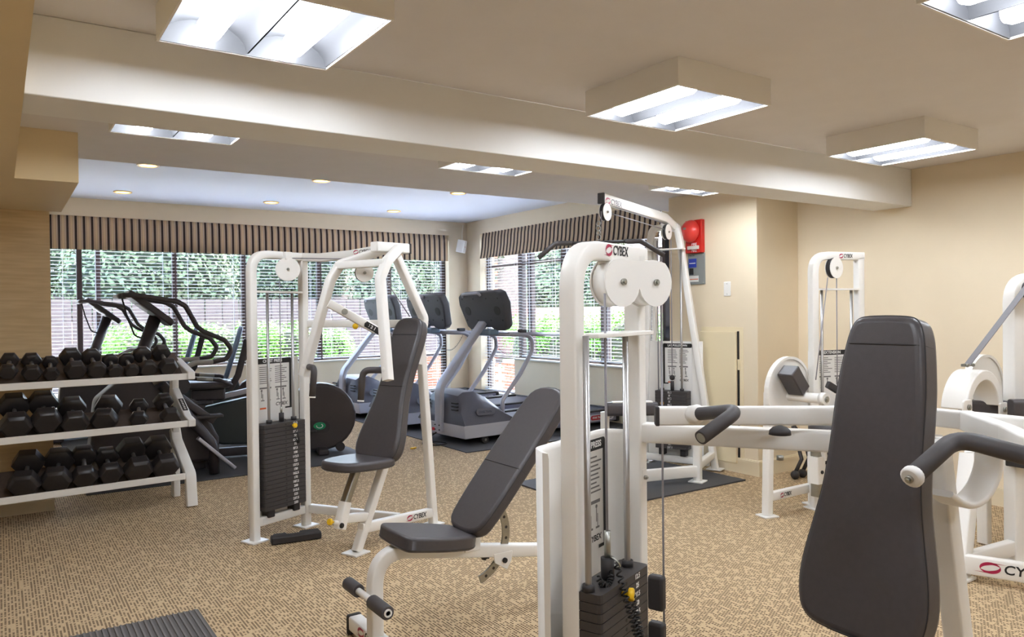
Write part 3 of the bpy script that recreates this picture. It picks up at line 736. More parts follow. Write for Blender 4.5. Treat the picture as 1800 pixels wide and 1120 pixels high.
# ================================================================== chest press
V3 = Vector
def chest_press():
    F = Frame(1.70, 4.18, 22.3)
    T = frame_thing(F, 'chest_press_machine', 'white chest press with yellow pin, standing between the dumbbell rack and the treadmills', 'gym machine')
    vt = .70; A = -.154; B = .252; zt = 1.80
    # weight tower
    wt(T, 'tower_frame', [(A, vt, .01), (A, vt, zt-.025), (B+.02, vt, zt-.025)], r=.12, up=(0, 1, 0), n=8)
    wt(T, 'tower_post', [(B, vt, .01), (B, vt, zt)], up=(0, 1, 0))
    foot(T, A, vt, .12, .12); foot(T, B, vt, .12, .12)
    wt(T, 'base_rail', [(A+.02, vt, .115), (B-.02, vt, .115)], .04, .055)
    mb = MB(); mb.box(((A+B)/2, vt, 1.542), (B-A, .045, .012)); build('rod_plate', mb, M_WHITE, T)
    cu = (A+B)/2
    for du in (-.085, .11): rt(T, 'guide_rod', [(cu+du, vt, .12), (cu+du, vt, 1.54)], .009, M_CHROME)
    rt(T, 'cable', [(cu+.012, vt, .78), (cu+.012, vt, 1.64)], .0035, M_CABLE, n=6)
    for du in (-.085, .11):
        mb = MB(); mb.cyl((cu+du, vt, .715), (cu+du, vt, .735), .018, 14); build('rod_collar', mb, M_RUB, T)
    mb = MB(); mb.cyl((cu+.012, vt, .715), (cu+.012, vt, .77), .016, 12); build('lift_stem', mb, M_RUB, T)
    mb = MB(); mb.cyl((cu+.012, vt, .77), (cu+.012, vt, .81), .007, 8); build('cable_end', mb, M_STEEL, T)
    stack(T, (cu, vt), (1, 0, 0), (0, 1, 0), .715, .0268, 20, None, .325, .11, numside=.075, tsize=.0215)
    for du in (-.10, .10):
        mb = MB(); mb.box((cu+du, vt, .155), (.05, .07, .05)); build('stack_bumper', mb, M_RUB, T, bevel=.006)
    # shroud with placard behind the stack
    mb = MB(); mb.bb((A, vt+.055, .12), (B, vt+.065, 1.12)); build('shroud', mb, M_WHITE, T, bevel=.004)
    placard(T, (cu-.01, vt+.0545, .92), (1, 0, 0), (0, 0, 1), .30, .40, 'CHEST PRESS', .026)
    knob(T, (cu+.055, vt-.055, .690), (0, -1, 0), .016)
    coil(T, (cu+.012, vt-.02, .74), (cu+.055, vt-.075, .68), (.05, -.02, -.13), .007, 26, .0018)
    mb = MB(); mb.box((A+.09, vt-.0205, .118), (.09, .001, .03)); build('serial_sticker', mb, M_PLAC, T)
    # top beam to the press pivot, curved down and over
    P = V3((.37, 0, 1.80))
    wt(T, 'top_beam', [(B, vt, 1.775), (B+.02, .55, 1.765), (B+.06, .30, 1.775), (.345, .06, 1.80)], .05, .055, r=.4, up=(0, 0, 1))
    mb = MB(); mb.bar((.19, 0, 1.80), (.485, 0, 1.805), .06, .062); build('pivot_block', mb, M_WHITE, T, bevel=.008)
    mb = MB(); mb.bar((.485, 0, 1.805), (.500, 0, 1.805), .062, .065); build('end_cap', mb, M_RUB, T, bevel=.003)
    bolt(T, (.37, -.031, 1.80), (0, -1, 0), .020)
    logo(T, F.pl(621, 444, (B+.09, .15, 1.78), (-.8, -.6, 0)), (.35, -.93, .06), (0, 0, 1), .022, sx=.8)
    # pulley under the tower top, cable to the pivot
    ax = V3((.62, .78, 0)); ax = V3((-.55, -.83, 0))
    pc = F.u(505.7, 473.6, .055)
    disc_pulley(T, pc, ax, .074, .03)
    mb = MB(); mb.box(pc+V3((0, 0, .085)), (.05, .03, .05)); build('pulley_bracket', mb, M_WHITE, T, bevel=.004)
    rt(T, 'cable', [pc+V3((.02, -.02, .07)), (.30, .10, 1.735)], .0035, M_CABLE, n=6)
    disc_pulley(T, F.v(640, 480, .06), ax, .055, .028)
    rt(T, 'cable', [F.v(668, 478, 0), F.v(720, 556, 0)], .0035, M_CABLE, n=6)
    # rear upright, brace
    wt(T, 'rear_upright', [F.v(697, 452, 0), F.v(745, 560, 0), F.v(733, 640, 0)], r=.05, up=(0, 1, 0))
    wt(T, 'rear_leg', [(.60, 0, 1.30), (.715, 0, .01)], up=(0, 1, 0)); foot(T, .715, 0, .11, .11)
    wt(T, 'brace', [(B+.02, vt, 1.335), (.60, .0, 1.330)], .045, .05)
    # base
    wt(T, 'cross_rail', [(B+.02, vt-.02, .115), (.40, .02, .115)], .045, .055)
    lb = wt(T, 'base_rail', [(.05, 0, .135), (.70, 0, .085)], .045, .06)
    d = (V3((.70, 0, .085))-V3((.05, 0, .135))).normalized()
    logo(T, V3((.43, -.0235, .107)), d, (0, 0, 1), .030, sx=.95)
    # pad post and seat
    wt(T, 'pad_post', [(.015, 0, .01), (.27, 0, .50), (.50, 0, 1.20)], up=(0, 1, 0)); foot(T, .01, 0, .12, .12)
    wt(T, 'seat_sleeve', [F.v(597, 930, 0), F.v(607, 882, 0)], .055, .055, up=(0, 1, 0))
    wt(T, 'seat_post', [F.v(606, 886, 0), F.v(626, 826, 0)], .045, .045, up=(0, 1, 0), m=M_STEEL)
    wt(T, 'seat_bracket', [F.v(600, 912, 0), F.v(645, 908, 0)], .045, .05)
    bolt(T, F.v(600, 924, -.03), (0, -1, 0), .015, M_INK)
    k0 = F.v(586, 918, 0); k1 = F.v(574, 917, 0)
    rt(T, 'knob_stem', [F.v(598, 920, 0), k0], .012, M_WHITE); knob(T, k0, (k1-k0), .019)
    so = V3((.03, 0, .525))
    pad(T, 'seat', so, (1, 0, -.05), (0, 1, 0), [(-.10, -.21), (.10, -.21), (.16, -.08), (.175, .10), (.13, .20), (-.13, .20), (-.175, .10), (-.16, -.08)], .055, .018)
    # back pad: hourglass
    p0 = V3((.215, 0, .50)); p1 = V3((.575, 0, 1.345)); ax_ = (p1-p0); L = ax_.length
    W = [(.12, 0), (.165, .04), (.172, .12), (.15, .24), (.118, .38), (.108, .52), (.115, .68), (.122, .80), (.11, .88), (.07, L)]
    outl = [(a, b) for a, b in W]+[(-a, b) for a, b in reversed(W)]
    off = V3((.925, 0, -.39))*.0
    pad(T, 'back_pad', p0+V3((-.03, 0, .012)), ax_, (0, -1, 0), outl, .085, .022, seams=(.46, .80))
    # press arms
    for s_ in (1, -1):
        y0, y1, y2 = .05*s_, .19*s_, .34*s_
        a = wt(T, 'press_arm', [(.36, y0, 1.80), (.10, y1, 1.70), (.03, y1+.012*s_, 1.60), (-.065, y2, 1.03)], .05, .05, r=.06, up=(0, 1, 0))
        e = V3((-.055, y2-.03*s_, 1.085)); c1 = e+V3((-.055, -.115*s_, 0)); c2 = c1+V3((-.02, .0, -.165))
        mb = MB(); mb.sphere(e+V3((0, .012*s_, 0)), .03, 14, 8); build('grip_socket', mb, M_WHITE, a)
        rt(a, 'grip', [e, c1, c2], .0185, M_GRIP, r=.045, n=14)
        mb = MB(); mb.cyl(c2, c2+(c2-c1).normalized()*.008, .019, 14); build('grip_cap', mb, M_PLAC, a)
    wt(T, 'arm_link', [(.08, -.19, 1.69), (.08, .19, 1.69)], .045, .045)
    # range lever with settings
    q0 = F.v(578, 533, .10); q1 = F.v(660, 580, -.05)
    wt(T, 'range_lever', [q0, q1], .04, .05, up=(0, 0, 1))
    dd = (q1-q0).normalized(); sd = dd.cross(V3((0, 0, 1))).normalized()
    sd = sd if sd.dot(V3((-1, -1, 0))) > 0 else -sd
    rt(T, 'lever_shaft', [q1, q1+dd*.11], .018, M_RUB)
    nrm = sd; ey = nrm.cross(dd); mb = MB(); mb.box((0, 0, 0), (.085, .034, .002)); st = build('setting_plate', mb, M_INK, T); st.matrix_local = plane_mat(q0+dd*.36*(q1-q0).length/.4+nrm*.0215, dd, ey)
    text('setting_numbers', '3 2 1', .026, M_WHITEINK, st, Matrix.Translation((0, 0, .0014)), .0003, bold=.0008)
    bolt(T, q0+dd*.10+nrm*.021, nrm, .018); bolt(T, q0+dd*.25+nrm*.021, nrm, .015, M_INK)
    mb = MB(); mb.sphere(q0+dd*.20-ey*.04, .018, 12, 8); build('pull_knob', mb, M_YEL, T)
    return T
chest_press()
# ================================================================== big tower press (near right) 
def tower_press():
    F = Frame(1.344, 1.687, 21.5)
    T = frame_thing(F, 'shoulder_press_machine', 'big white shoulder press with twin pulley tower and large black pad, nearest the viewer', 'gym machine')
    L = lambda x, y, z: F.i @ V3((x, y, z))
    B = .412; zt = 1.605; W = .055
    wt(T, 'tower_frame', [(0, 0, .01), (0, 0, zt-.028), (B+.045, 0, zt-.028)], W, W, r=.13, up=(0, 1, 0), n=10)
    wt(T, 'tower_post', [(B, 0, .01), (B, 0, zt-.03)], W, W, up=(0, 1, 0))
    for u in (0, B): foot(T, u, 0, .12, .12)
    wt(T, 'base_rail', [(.02, 0, .1), (B-.02, 0, .1)], .045, .06)
    p = F.v(1077, 443, -W/2-.001); logo(T, F.v(1064, 439, -W/2-.0005), (1, 0, 0), (0, 0, 1), .029, sx=.80)
    vs_ = -.048
    mb = MB(); mb.bb((.02, -.075, 1.322), (B-.02, .02, 1.334)); build('rod_plate', mb, M_WHITE, T, bevel=.002)
    ru = [F.v(1032, 800, vs_).x, F.v(1101, 800, vs_).x]
    for u in ru: rt(T, 'guide_rod', [(u, vs_, .1), (u, vs_, 1.33)], .0095, M_CHROME, n=16)
    cu = F.v(1066, 800, vs_).x
    rt(T, 'cable', [(cu, vs_, .70), (cu, vs_, 1.45)], .0038, M_CABLE, n=8)
    u2 = F.v(1164.5, 800, -.06)
    rt(T, 'cable', [(u2.x, -.06, .05), (u2.x, -.06, 1.45)], .0038, M_CABLE, n=8)
    # stack
    zt2 = .617; su = .135
    stack(T, (su, vs_), (1, 0, 0), (0, 1, 0), zt2, .0268, 19, None, .315, .095, numside=.075, tsize=.020)
    for u in ru:
        mb = MB(); mb.cyl((u, vs_, zt2-.002), (u, vs_, zt2+.018), .0175, 16); build('rod_collar', mb, M_RUB, T)
    mb = MB(); mb.cyl((cu, vs_, zt2-.002), (cu, vs_, zt2+.062), .02, 16); build('lift_stem', mb, M_RUB, T)
    mb = MB(); mb.cyl((cu, vs_, zt2+.05), (cu, vs_, zt2+.14), .0095, 10); build('cable_end', mb, M_STEEL, T)
    mb = MB(); mb.ring((cu+.004, vs_-.022, zt2+.05), (.8, -.3, .55), .016, .020, .005, 20); build('key_ring', mb, M_STEEL, T)
    kp = V3((.105, vs_-.0475, .583)); kd = V3((.35, -.94, 0)); knob(T, kp, kd, .019)
    coil(T, (cu, vs_-.03, zt2+.045), kp+kd*.03, (-.045, -.075, -.17), .0085, 40, .0030)
    coil(T, (cu-.01, vs_-.02, zt2+.03), (.03, vs_-.01, zt2+.03), (-.01, -.01, -.03), .0075, 11, .0028)
    # curved shroud behind the stack
    pan = fillet([(-.058, .045, 0), (.0, .113, 0), (.43, .113, 0), (.452, .03, 0)], [.08, .05], 5)
    V = []; Fc = []; n = len(pan)-1
    for p in pan:
        for z, dv in ((.08, 0), (.985, 0), (1.0, .004), (1.0, .022), (.08, .018)): V.append((p.x, p.y+dv, z))
    for k in range(n):
        for j in range(4): Fc.append((5*k+j, 5*(k+1)+j, 5*(k+1)+j+1, 5*k+j+1))
    mb = MB(); mb.add(V, Fc, True); mb.add(V[:5], [(0, 1, 2, 3, 4)]); mb.add(V[-5:], [(4, 3, 2, 1, 0)]); build('shroud', mb, M_WHITE, T, smooth=None)
    placard(T, V3((.262, .1115, .76)), (1, 0, 0), (0, 0, 1), .28, .44, 'OVERHEAD PRESS', .028, 3)
    mb = MB(); mb.box((B, -W/2-.001, .855), (.034, .002, .055)); build('cover_plate', mb, M_WHITE, T, bevel=.001); bolt(T, (B, -W/2-.002, .855), (0, -1, 0), .007)
    # twin pulley housing
    yw = math.radians(4-21.5); du = V3((math.cos(yw), math.sin(yw), 0)); nn = V3((math.sin(yw), -math.cos(yw), 0))
    c1 = F.v(1094, 495.5, -.05); c2 = c1+du*.148; r = .0765
    out = []
    for k in range(15): a = math.radians(110+(345-110)*k/14); out.append((r*math.cos(a), r*math.sin(a)))
    for k in range(15): a = math.radians(195+(430-195)*k/14); out.append((.148+r*math.cos(a), r*math.sin(a)))
    tp = .066; out = [(a, min(b, tp)) for a, b in out]
    H = None
    for q, nm in ((0, 'pulley_cover'), (.062, 'pulley_cover')):
        mb = MB(); mb.prism(out, c1-nn*q, du, V3((0, 0, 1)), .005); H = build(nm, mb, M_WHITE, T, bevel=.0015)
    for c in (c1, c2):
        mb = MB(); mb.cyl(c-nn*.004, c-nn*.058, r*.93, 30); pu = build('pulley', mb, M_WHITE, T)
        bolt(T, c+nn*.003, nn, .010)
    mb = MB(); mb.bb(c1+V3((-.03, .035, .045)), c1+V3((.16, .07, .068))); build('pulley_bracket', mb, M_WHITE, T, bevel=.004)
    # black side bumpers
    for z0, z1 in ((.41, .525), (.24, .37)):
        mb = MB(); mb.bb((B+.028, -.075, z0), (B+.066, -.02, z1)); build('rubber_bumper', mb, M_RUB, T, bevel=.010)
    # ---------------- seat side, world aligned: the user faces -X
    O = V3((1.90, 1.11, 0)); Q = lambda u, v, z: F.i @ (O+V3((u, v, z)))
    X = F.r @ V3((1, 0, 0)); Y = F.r @ V3((0, 1, 0)); Z = V3((0, 0, 1))
    # frame beam from tower to the seat post
    wt(T, 'frame_beam', [(B+.01, -.01, 1.0), Q(.33, 0, 1.0)], .055, .062)
    mb = MB(); mb.box(F.i @ atz(1371, 762, 1.03), (.03, .03, .01)); bp = atz(1371, 764, 1.031)
    mb = MB(); bl = F.i @ bp
    mb.tube([bl, bl+Z*.012, bl+Z*.022, bl+Z*.027], [.032, .030, .02, .004], 16); build('rubber_stop', mb, M_RUB, T)
    mb = MB(); mb.cyl(bl-Z*.062, bl-Z*.075, .01, 10); build('stop_bolt', mb, M_STEEL, T)
    # press arms
    for s_ in (1, -1):
        a0 = Q(-.24, .555*s_, 1.078); a1 = Q(.17, .235*s_, 1.078); a2 = Q(.36, .05*s_, 1.078)
        a = wt(T, 'press_arm', [a0, a1, a2], .04, .056, r=.06)
        d = (a0-a1).normalized()
        mb = MB(); mb.bar(a0, a0+d*.012, .042, .058); build('end_cap', mb, M_RUB, a, bevel=.003)
        g0 = Q(-.175, .46*s_, 1.088); g1 = Q(-.195, .29*s_, 1.118); g2 = Q(-.355, .285*s_, 1.058); m0 = Q(-.165, .50*s_, 1.082)
        mb = MB(); mb.tube([m0, m0.lerp(g0, .55), g0, g0+(g1-g0)*.06], [.026, .027, .029, .020], 16); build('grip_socket', mb, M_WHITE, a)
        rt(a, 'grip', [g0, g1, g2], .0195, M_GRIP, r=.05, n=18)
        dd = (g2-g1).normalized()
        if s_ < 0:
            mb = MB(); mb.tube([g2-dd*.002, g2+dd*.004, g2+dd*.014, g2+dd*.018], [.0195, .0225, .0225, .018], 18); build('grip_cap', mb, M_PLAC, a); bolt(a, g2+dd*.017, dd, .008)
        else:
            mb = MB(); mb.cyl(g2, g2+dd*.0008, .014, 16); build('grip_bore', mb, M_STEEL, a)
    # yoke behind the pad
    wt(T, 'arm_yoke', [Q(.36, -.30, 1.078), Q(.36, .30, 1.078)], .045, .05)
    wt(T, 'arm_yoke', [Q(.16, -.26, 1.070), Q(.46, -.10, 1.04)], .04, .045)
    # seat post and curved bracket
    wt(T, 'seat_post', [Q(.46, -.02, .012), Q(.30, 0, .98)], .06, .06, up=Y)
    mb = MB(); mb.box(Q(.46, -.02, .006), (.14, .14, .010)); build('foot_plate', mb, M_WHITE, T)
    wt(T, 'floor_rail', [(B, -.01, .10), Q(.44, -.02, .10)], .05, .06)
    cb = [Q(.375, -.10, 1.06)]+[Q(.285+.095*math.cos(math.radians(5-125*k/12)), -.10+.003*k, .955+.095*math.sin(math.radians(5-125*k/12))) for k in range(13)]+[Q(.19, -.06, .90)]
    wt(T, 'curved_bracket', cb, .018, .075, up=Y)
    # back pad, nearly upright
    p0 = Q(-.125, 0, .555); p1 = Q(.035, 0, 1.372); ax = p1-p0; Ln = ax.length
    Wd = [(.09, 0), (.155, .02), (.175, .09), (.170, .17), (.148, .28), (.130, .38), (.124, .50), (.122, .62), (.115, .69), (.108, .745), (.100, .79), (.084, Ln-.008), (.05, Ln)]
    outl = [(a, b) for a, b in Wd]+[(-a, b) for a, b in reversed(Wd)]
    n_ = ((-Y).cross(ax)).normalized()
    pd = pad(T, 'back_pad', p0+X*.04, ax, -Y, outl, .085, .020, seams=(.515, .755))
    mb = MB(); mb.bb((-.1, -.02, -.05), (.1, .02, .05)); 
    wt(T, 'pad_bracket', [Q(.03, 0, 1.0), Q(.30, 0, 1.0)], .05, .05)
    # seat (below the frame)
    pad(T, 'seat', Q(-.22, 0, .42), X, Y, [(-.12, -.20), (.12, -.20), (.17, 0), (.15, .18), (-.15, .18), (-.17, 0)], .06, .018)
    wt(T, 'seat_stem', [Q(-.15, 0, .02), Q(-.15, 0, .39)], .05, .05, up=Y)
    wt(T, 'floor_rail', [Q(-.15, 0, .06), Q(.46, 0, .06)], .05, .06)
    return T
tower_press()
# ================================================================== adjustable bench with roller hold-downs
def bench():
    F = Frame(1.27, 2.89, 0)
    T = frame_thing(F, 'adjustable_bench', 'white adjustable bench with black seat, reclined back pad and foam foot rollers', 'bench')
    Z = V3((0, 0, 1))
    wt(T, 'foot_rail', [(0, -.26, .055), (0, .235, .055)], .06, .06)
    for s_ in (-1, 1):
        y = .235 if s_ > 0 else -.26
        mb = MB(); mb.bb((-.034, y, .0), (.034, y+s_*.03, .09)); build('end_cap', mb, M_RUB, T, bevel=.012)
    logo(T, (-.031, .135, .062), (0, -1, 0), (0, 0, 1), .034)
    pts = [(-.01, 0, .08), (-.01, 0, .43), (.30, 0, .372), (1.05, 0, .24)]
    wt(T, 'main_beam', pts, .055, .058, r=[.17, .0], up=(0, 1, 0), n=10)
    wt(T, 'rear_leg', [(1.03, 0, .24), (1.03, 0, .06)], .05, .05, up=(0, 1, 0))
    wt(T, 'foot_rail', [(1.03, -.2, .04), (1.03, .2, .04)], .05, .05)
    # rollers
    rt(T, 'roller_bar', [(-.045, -.20, .245), (-.045, .20, .245)], .014, M_WHITE)
    for y0, y1 in ((-.20, -.055), (.085, .20)):
        mb = MB(); mb.tube([(-.045, y0, .245), (-.045, y1, .245)], .028, 18); r = build('foam_roller', mb, M_GRIP, T, bevel=.004)
    mb = MB(); mb.ring((-.045, -.203, .245), (0, 1, 0), .010, .016, .006, 16); build('roller_cap', mb, M_WHITE, T)
    # seat pad, tapered to the back, lying on the declined beam
    d = V3((.98, 0, -.17)).normalized()
    pad(T, 'seat', V3((.258, 0, .437)), d, (0, 1, 0), [(-.135, -.20), (.135, -.20), (.148, -.15), (.148, .02), (.10, .19), (-.10, .19), (-.148, .02), (-.148, -.15)], .062, .016)
    # back pad
    p0 = V3((.405, 0, .435)); p1 = F.v(972, 684, 0); ax = p1-p0; Ln = ax.length
    lat = V3((0, -1, 0)); n_ = lat.cross(ax).normalized()
    outl = [(-.11, 0), (.11, 0), (.15, .10), (.15, Ln-.12), (.11, Ln), (-.11, Ln), (-.15, Ln-.12), (-.15, .10)]
    pad(T, 'back_pad', p0-n_*.01, ax, lat, outl, .062, .016, seams=(Ln*.44,))
    q0 = p0-n_*.055+ax.normalized()*.01
    wt(T, 'pad_rail', [q0, q0+ax*.92], .04, .03, up=(0, 1, 0))
    mb = MB(); mb.bb((.40, -.035, .35), (.48, .035, .415)); build('hinge_bracket', mb, M_WHITE, T, bevel=.004)
    # adjuster arc with holes
    cpt = V3((.43, 0, .40)); R0 = .205
    pa = []; N = 22
    for k in range(N+1):
        a = math.radians(28-100*k/N); pa.append((math.cos(a), math.sin(a)))
    mb = MB(); V = []
    for c_, s_ in pa:
        for rr in (R0-.018, R0+.018):
            for y in (-.005, .005): V.append(cpt+V3((c_*rr, y, s_*rr)))
    Fc = []
    for k in range(N):
        b0 = 4*k; b1 = 4*k+4
        Fc += [(b0, b1, b1+2, b0+2), (b0+1, b0+3, b1+3, b1+1), (b0, b0+1, b1+1, b1), (b0+2, b1+2, b1+3, b0+3)]
    Fc += [(0, 2, 3, 1), (4*N, 4*N+1, 4*N+3, 4*N+2)]
    mb.add(V, Fc); arc = build('adjuster_arc', mb, M_STEEL, T)
    for k in range(2, N, 3):
        c_, s_ = pa[k]; hb = MB(); hb.cyl(cpt+V3((c_*R0, -.0056, s_*R0)), cpt+V3((c_*R0, .0056, s_*R0)), .007, 10); build('pin_hole', hb, M_RUB, arc)
    bx, bz = .60, .285
    mb = MB(); mb.prism([(-.05, .03), (.05, .03), (.045, -.01), (.02, -.05), (-.045, -.01)], (bx, -.028, bz), (1, 0, 0), (0, 0, 1), .008); build('lock_plate', mb, M_WHITE, T, bevel=.002)
    bolt(T, (bx+.005, -.033, bz-.005), (0, -1, 0), .012, M_INK)
    knob(T, (bx-.04, .03, bz), (-.3, 1, 0), .018, M_RUB)
    return T
bench()
# ================================================================== lat pulldown on its mat
def lat_machine():
    F = Frame(5.00, 4.80, 21.5)
    T = frame_thing(F, 'lat_pulldown_machine', 'tall white lat pulldown with overhead arm, in front of the fire bell', 'gym machine')
    W = .055; Z = V3((0, 0, 1)); zm = .012
    top = 2.10
    for s_ in (-1, 1):
        vf, vt_ = (-.354, -.055) if s_ < 0 else (.31, .24)
        leg = [(0, vf, zm+.005), (0, vt_, 1.98), (0, vt_-.03*s_, 2.135), (-.02, .02*s_, 2.14)]
        wt(T, 'side_leg', leg, W, W, r=[.12, .06], up=(1, 0, 0), n=7); foot(T, 0, vf, .11, .13, zm)
        wt(T, 'inner_strut', [(.03, vt_*.8, 2.05), (.04, vf*.75, .55)], .035, .05, up=(1, 0, 0))
    # overhead arm
    tipd = V3((-1, 0, 0))
    a0 = V3((.02, 0, 2.13)); a2 = F.v(1058, 349, 0); a1 = V3((-.18, 0, 2.16))
    a1 = F.v(1168, 383, 0)
    arm = wt(T, 'overhead_arm', [a0, a1, a2], .05, .075, r=.12, up=Z)
    d = (a2-a1).normalized(); n_ = V3((0, -1, 0))
    mb = MB(); mb.bar(a2, a2+d*.02, .053, .08); build('end_cap', mb, M_RUB, arm, bevel=.003)
    ey = n_.cross(-d).normalized()
    ex = -d; logo(arm, F.v(1064, 352, -.0255), ex, Z-ex*ex.z, .042, M_FADED, M_FADEDR)
    # pulleys
    c1 = F.v(1064, 373, -.01); disc_pulley(T, c1, (0, -1, 0), .066, .03)
    c2 = F.v(1172, 408, -.01); disc_pulley(T, c2, (0, -1, 0), .066, .03)
    mb = MB(); mb.prism([(-.055, .08), (.03, .09), (.065, 0), (0, -.066), (-.06, -.03)], c2+V3((0, .03, .01)), (1, 0, 0), (0, 0, 1), .006); build('pulley_bracket', mb, M_WHITE, T)
    rt(T, 'cable', [c1+V3((.0, 0, .066)), c2+V3((0, 0, .066))], .004, M_CABLE, n=6)
    rt(T, 'cable', [c1+V3((.066, 0, 0)), c2+V3((-.066, 0, .02))], .004, M_CABLE, n=6)
    hk = F.v(1052, 424, -.01)
    rt(T, 'cable', [c1+V3((-.066, 0, 0)), V3((c1.x-.066, c1.y, hk.z+.13))], .004, M_CABLE, n=6)
    # rods, stack, placard
    rod_v = (.10, -.085)
    mb = MB(); mb.bb((-.10, -.11, 1.93), (-.02, .24, 1.942)); build('rod_plate', mb, M_WHITE, T)
    for v in rod_v: rt(T, 'guide_rod', [(-.07, v, .13), (-.07, v, 1.94)], .010, M_CHROME, n=12)
    rt(T, 'cable', [(-.07, .005, .80), (-.07, .005, 2.02)], .004, M_CABLE, n=6)
    rt(T, 'cable', [(-.07, .135, .35), (-.07, .135, 2.02)], .006, M_CABLE, n=6)
    stack(T, (-.07, .0), (0, -1, 0), (1, 0, 0), .685, .0268, 19, None, .30, .11, numside=-.01, tsize=.022)
    for v in rod_v:
        mb = MB(); mb.cyl((-.07, v, .684), (-.07, v, .705), .018, 12); build('rod_collar', mb, M_RUB, T)
    mb = MB(); mb.cyl((-.07, .005, .684), (-.07, .005, .77), .016, 12); mb.sphere((-.07, .005, .80), .024, 12, 8); build('lift_stem', mb, M_RUB, T)
    kk = MB(); kk.sphere((-.135, .075, .575), .018, 12, 8); build('pin_knob', kk, mat('brass', (196, 150, 60), .3, metal=.8), T)
    for v in (-.1, .1):
        mb = MB(); mb.box((-.07, v, .145), (.07, .05, .06)); build('stack_bumper', mb, M_RUB, T, bevel=.005)
    mb = MB(); mb.bb((0.0, -.25, .10), (.015, .27, 1.12)); build('shroud', mb, M_WHITE, T, bevel=.004)
    placard(T, (-.004, -.02, .88), (0, -1, 0), Z, .27, .44, 'LAT PULLDOWN', .024, 5, -1)
    wt(T, 'base_rail', [(-.06, -.32, .08), (-.06, .32, .08)], .05, .06)
    # base rails and near post
    fp = F.i @ V3((4.65, 4.235, 0))
    wt(T, 'front_post', [(fp.x, fp.y, zm), (fp.x, fp.y, .33)], .06, .06, up=(1, 0, 0)); foot(T, fp.x, fp.y, .12, .12, zm)
    mb = MB(); mb.box((fp.x, fp.y, .365), (.05, .05, .06)); build('rubber_stop', mb, M_RUB, T, bevel=.01)
    wt(T, 'base_rail', [(fp.x, fp.y, .14), (0, -.33, .14)], .05, .06)
    sp = F.i @ V3((3.86, 4.45, .0))
    wt(T, 'seat_rail', [(fp.x, fp.y, .10), (sp.x, sp.y, .10)], .05, .09)
    wt(T, 'seat_post', [(sp.x, sp.y, zm), (sp.x, sp.y, .62)], .055, .055, up=(1, 0, 0)); foot(T, sp.x, sp.y, .12, .12, zm)
    # thigh roller
    rd = F.r @ V3((.83, -.56, 0)); rc = F.i @ V3((3.93, 4.22, .66))
    out = round_rect(.085, .10, .025, 3); mb = MB(); mb.sweep([rc-rd*.19, rc+rd*.19], out); build('thigh_pad', mb, M_VINYL, T, bevel=.006)
    mb = MB(); mb.sweep([rc-rd*.15+Z*.053, rc+rd*.15+Z*.053], [(-.03, -.004), (.03, -.004), (.03, .004), (-.03, .004)]); build('pad_plate', mb, M_WHITE, T)
    wt(T, 'pad_arm', [(sp.x, sp.y, .60), rc+Z*.0], .045, .045)
    pad(T, 'seat', F.i @ V3((3.72, 4.15, .47)), F.r @ V3((1, 0, 0)), F.r @ V3((0, 1, 0)), [(-.14, -.18), (.14, -.18), (.17, 0), (.14, .18), (-.14, .18), (-.17, 0)], .06, .018)
    wt(T, 'seat_stem', [F.i @ V3((3.74, 4.17, .10)), F.i @ V3((3.74, 4.17, .44))], .05, .05, up=(1, 0, 0))
    wt(T, 'seat_rail', [F.i @ V3((3.74, 4.17, .06)), (sp.x, sp.y, .06)], .05, .06)
    # the pulldown bar hangs from the cable: a thing of its own
    hw = F.m @ hk
    Bt = thing('pulldown_bar', 'black angled pulldown bar hanging from the overhead arm by a snap hook', 'bar', hw)
    R = V3((.83, -.56, 0)).normalized(); q = 5.62/FPX
    P = [(-105, 28), (-75, 3), (-46, 3)]; P2 = [(46, 1), (74, 1), (86, 8), (114, 26)]
    C = lambda a, b: R*(a*q)-Z*(b*q)
    rt(Bt, 'bar', [C(-48, 3), C(48, 1)], .012, M_RUB)
    rt(Bt, 'grip', [C(*p) for p in P], .018, M_GRIP, r=.05); rt(Bt, 'grip', [C(*p) for p in (P2[0], P2[1], P2[3])], .018, M_GRIP, r=.05)
    mb = MB()
    for k in range(4): 
        c_ = Z*(.03+.032*k); ax_ = V3((1, 0, 0)) if k % 2 else V3((0, 1, 0))
        a = ax_.orthogonal().normalized(); b = ax_.cross(a); pts = [c_+(a*math.cos(t)*(.011 if abs(a.z) < .5 else .021)+b*math.sin(t)*(.011 if abs(b.z) < .5 else .021)) for t in [2*PI*i/10 for i in range(10)]]
        mb.tube(pts, .003, 6, closed=True)
    o = build('chain_link', mb, M_STEEL, Bt); o['kind'] = 'stuff'
    # mat
    mb = MB(); mb.bb((-.78, -.53, 0), (.78, .53, .011)); m_ = build('rubber_mat', mb, mat('mat_rubber', (72, 71, 72), .8, noise=.08, nscale=120, bump=.2, bscale=250)); m_.location = (4.24, 4.59, .001)
    tag(m_, 'dark rubber mat under the lat pulldown', 'mat')
lat_machine()
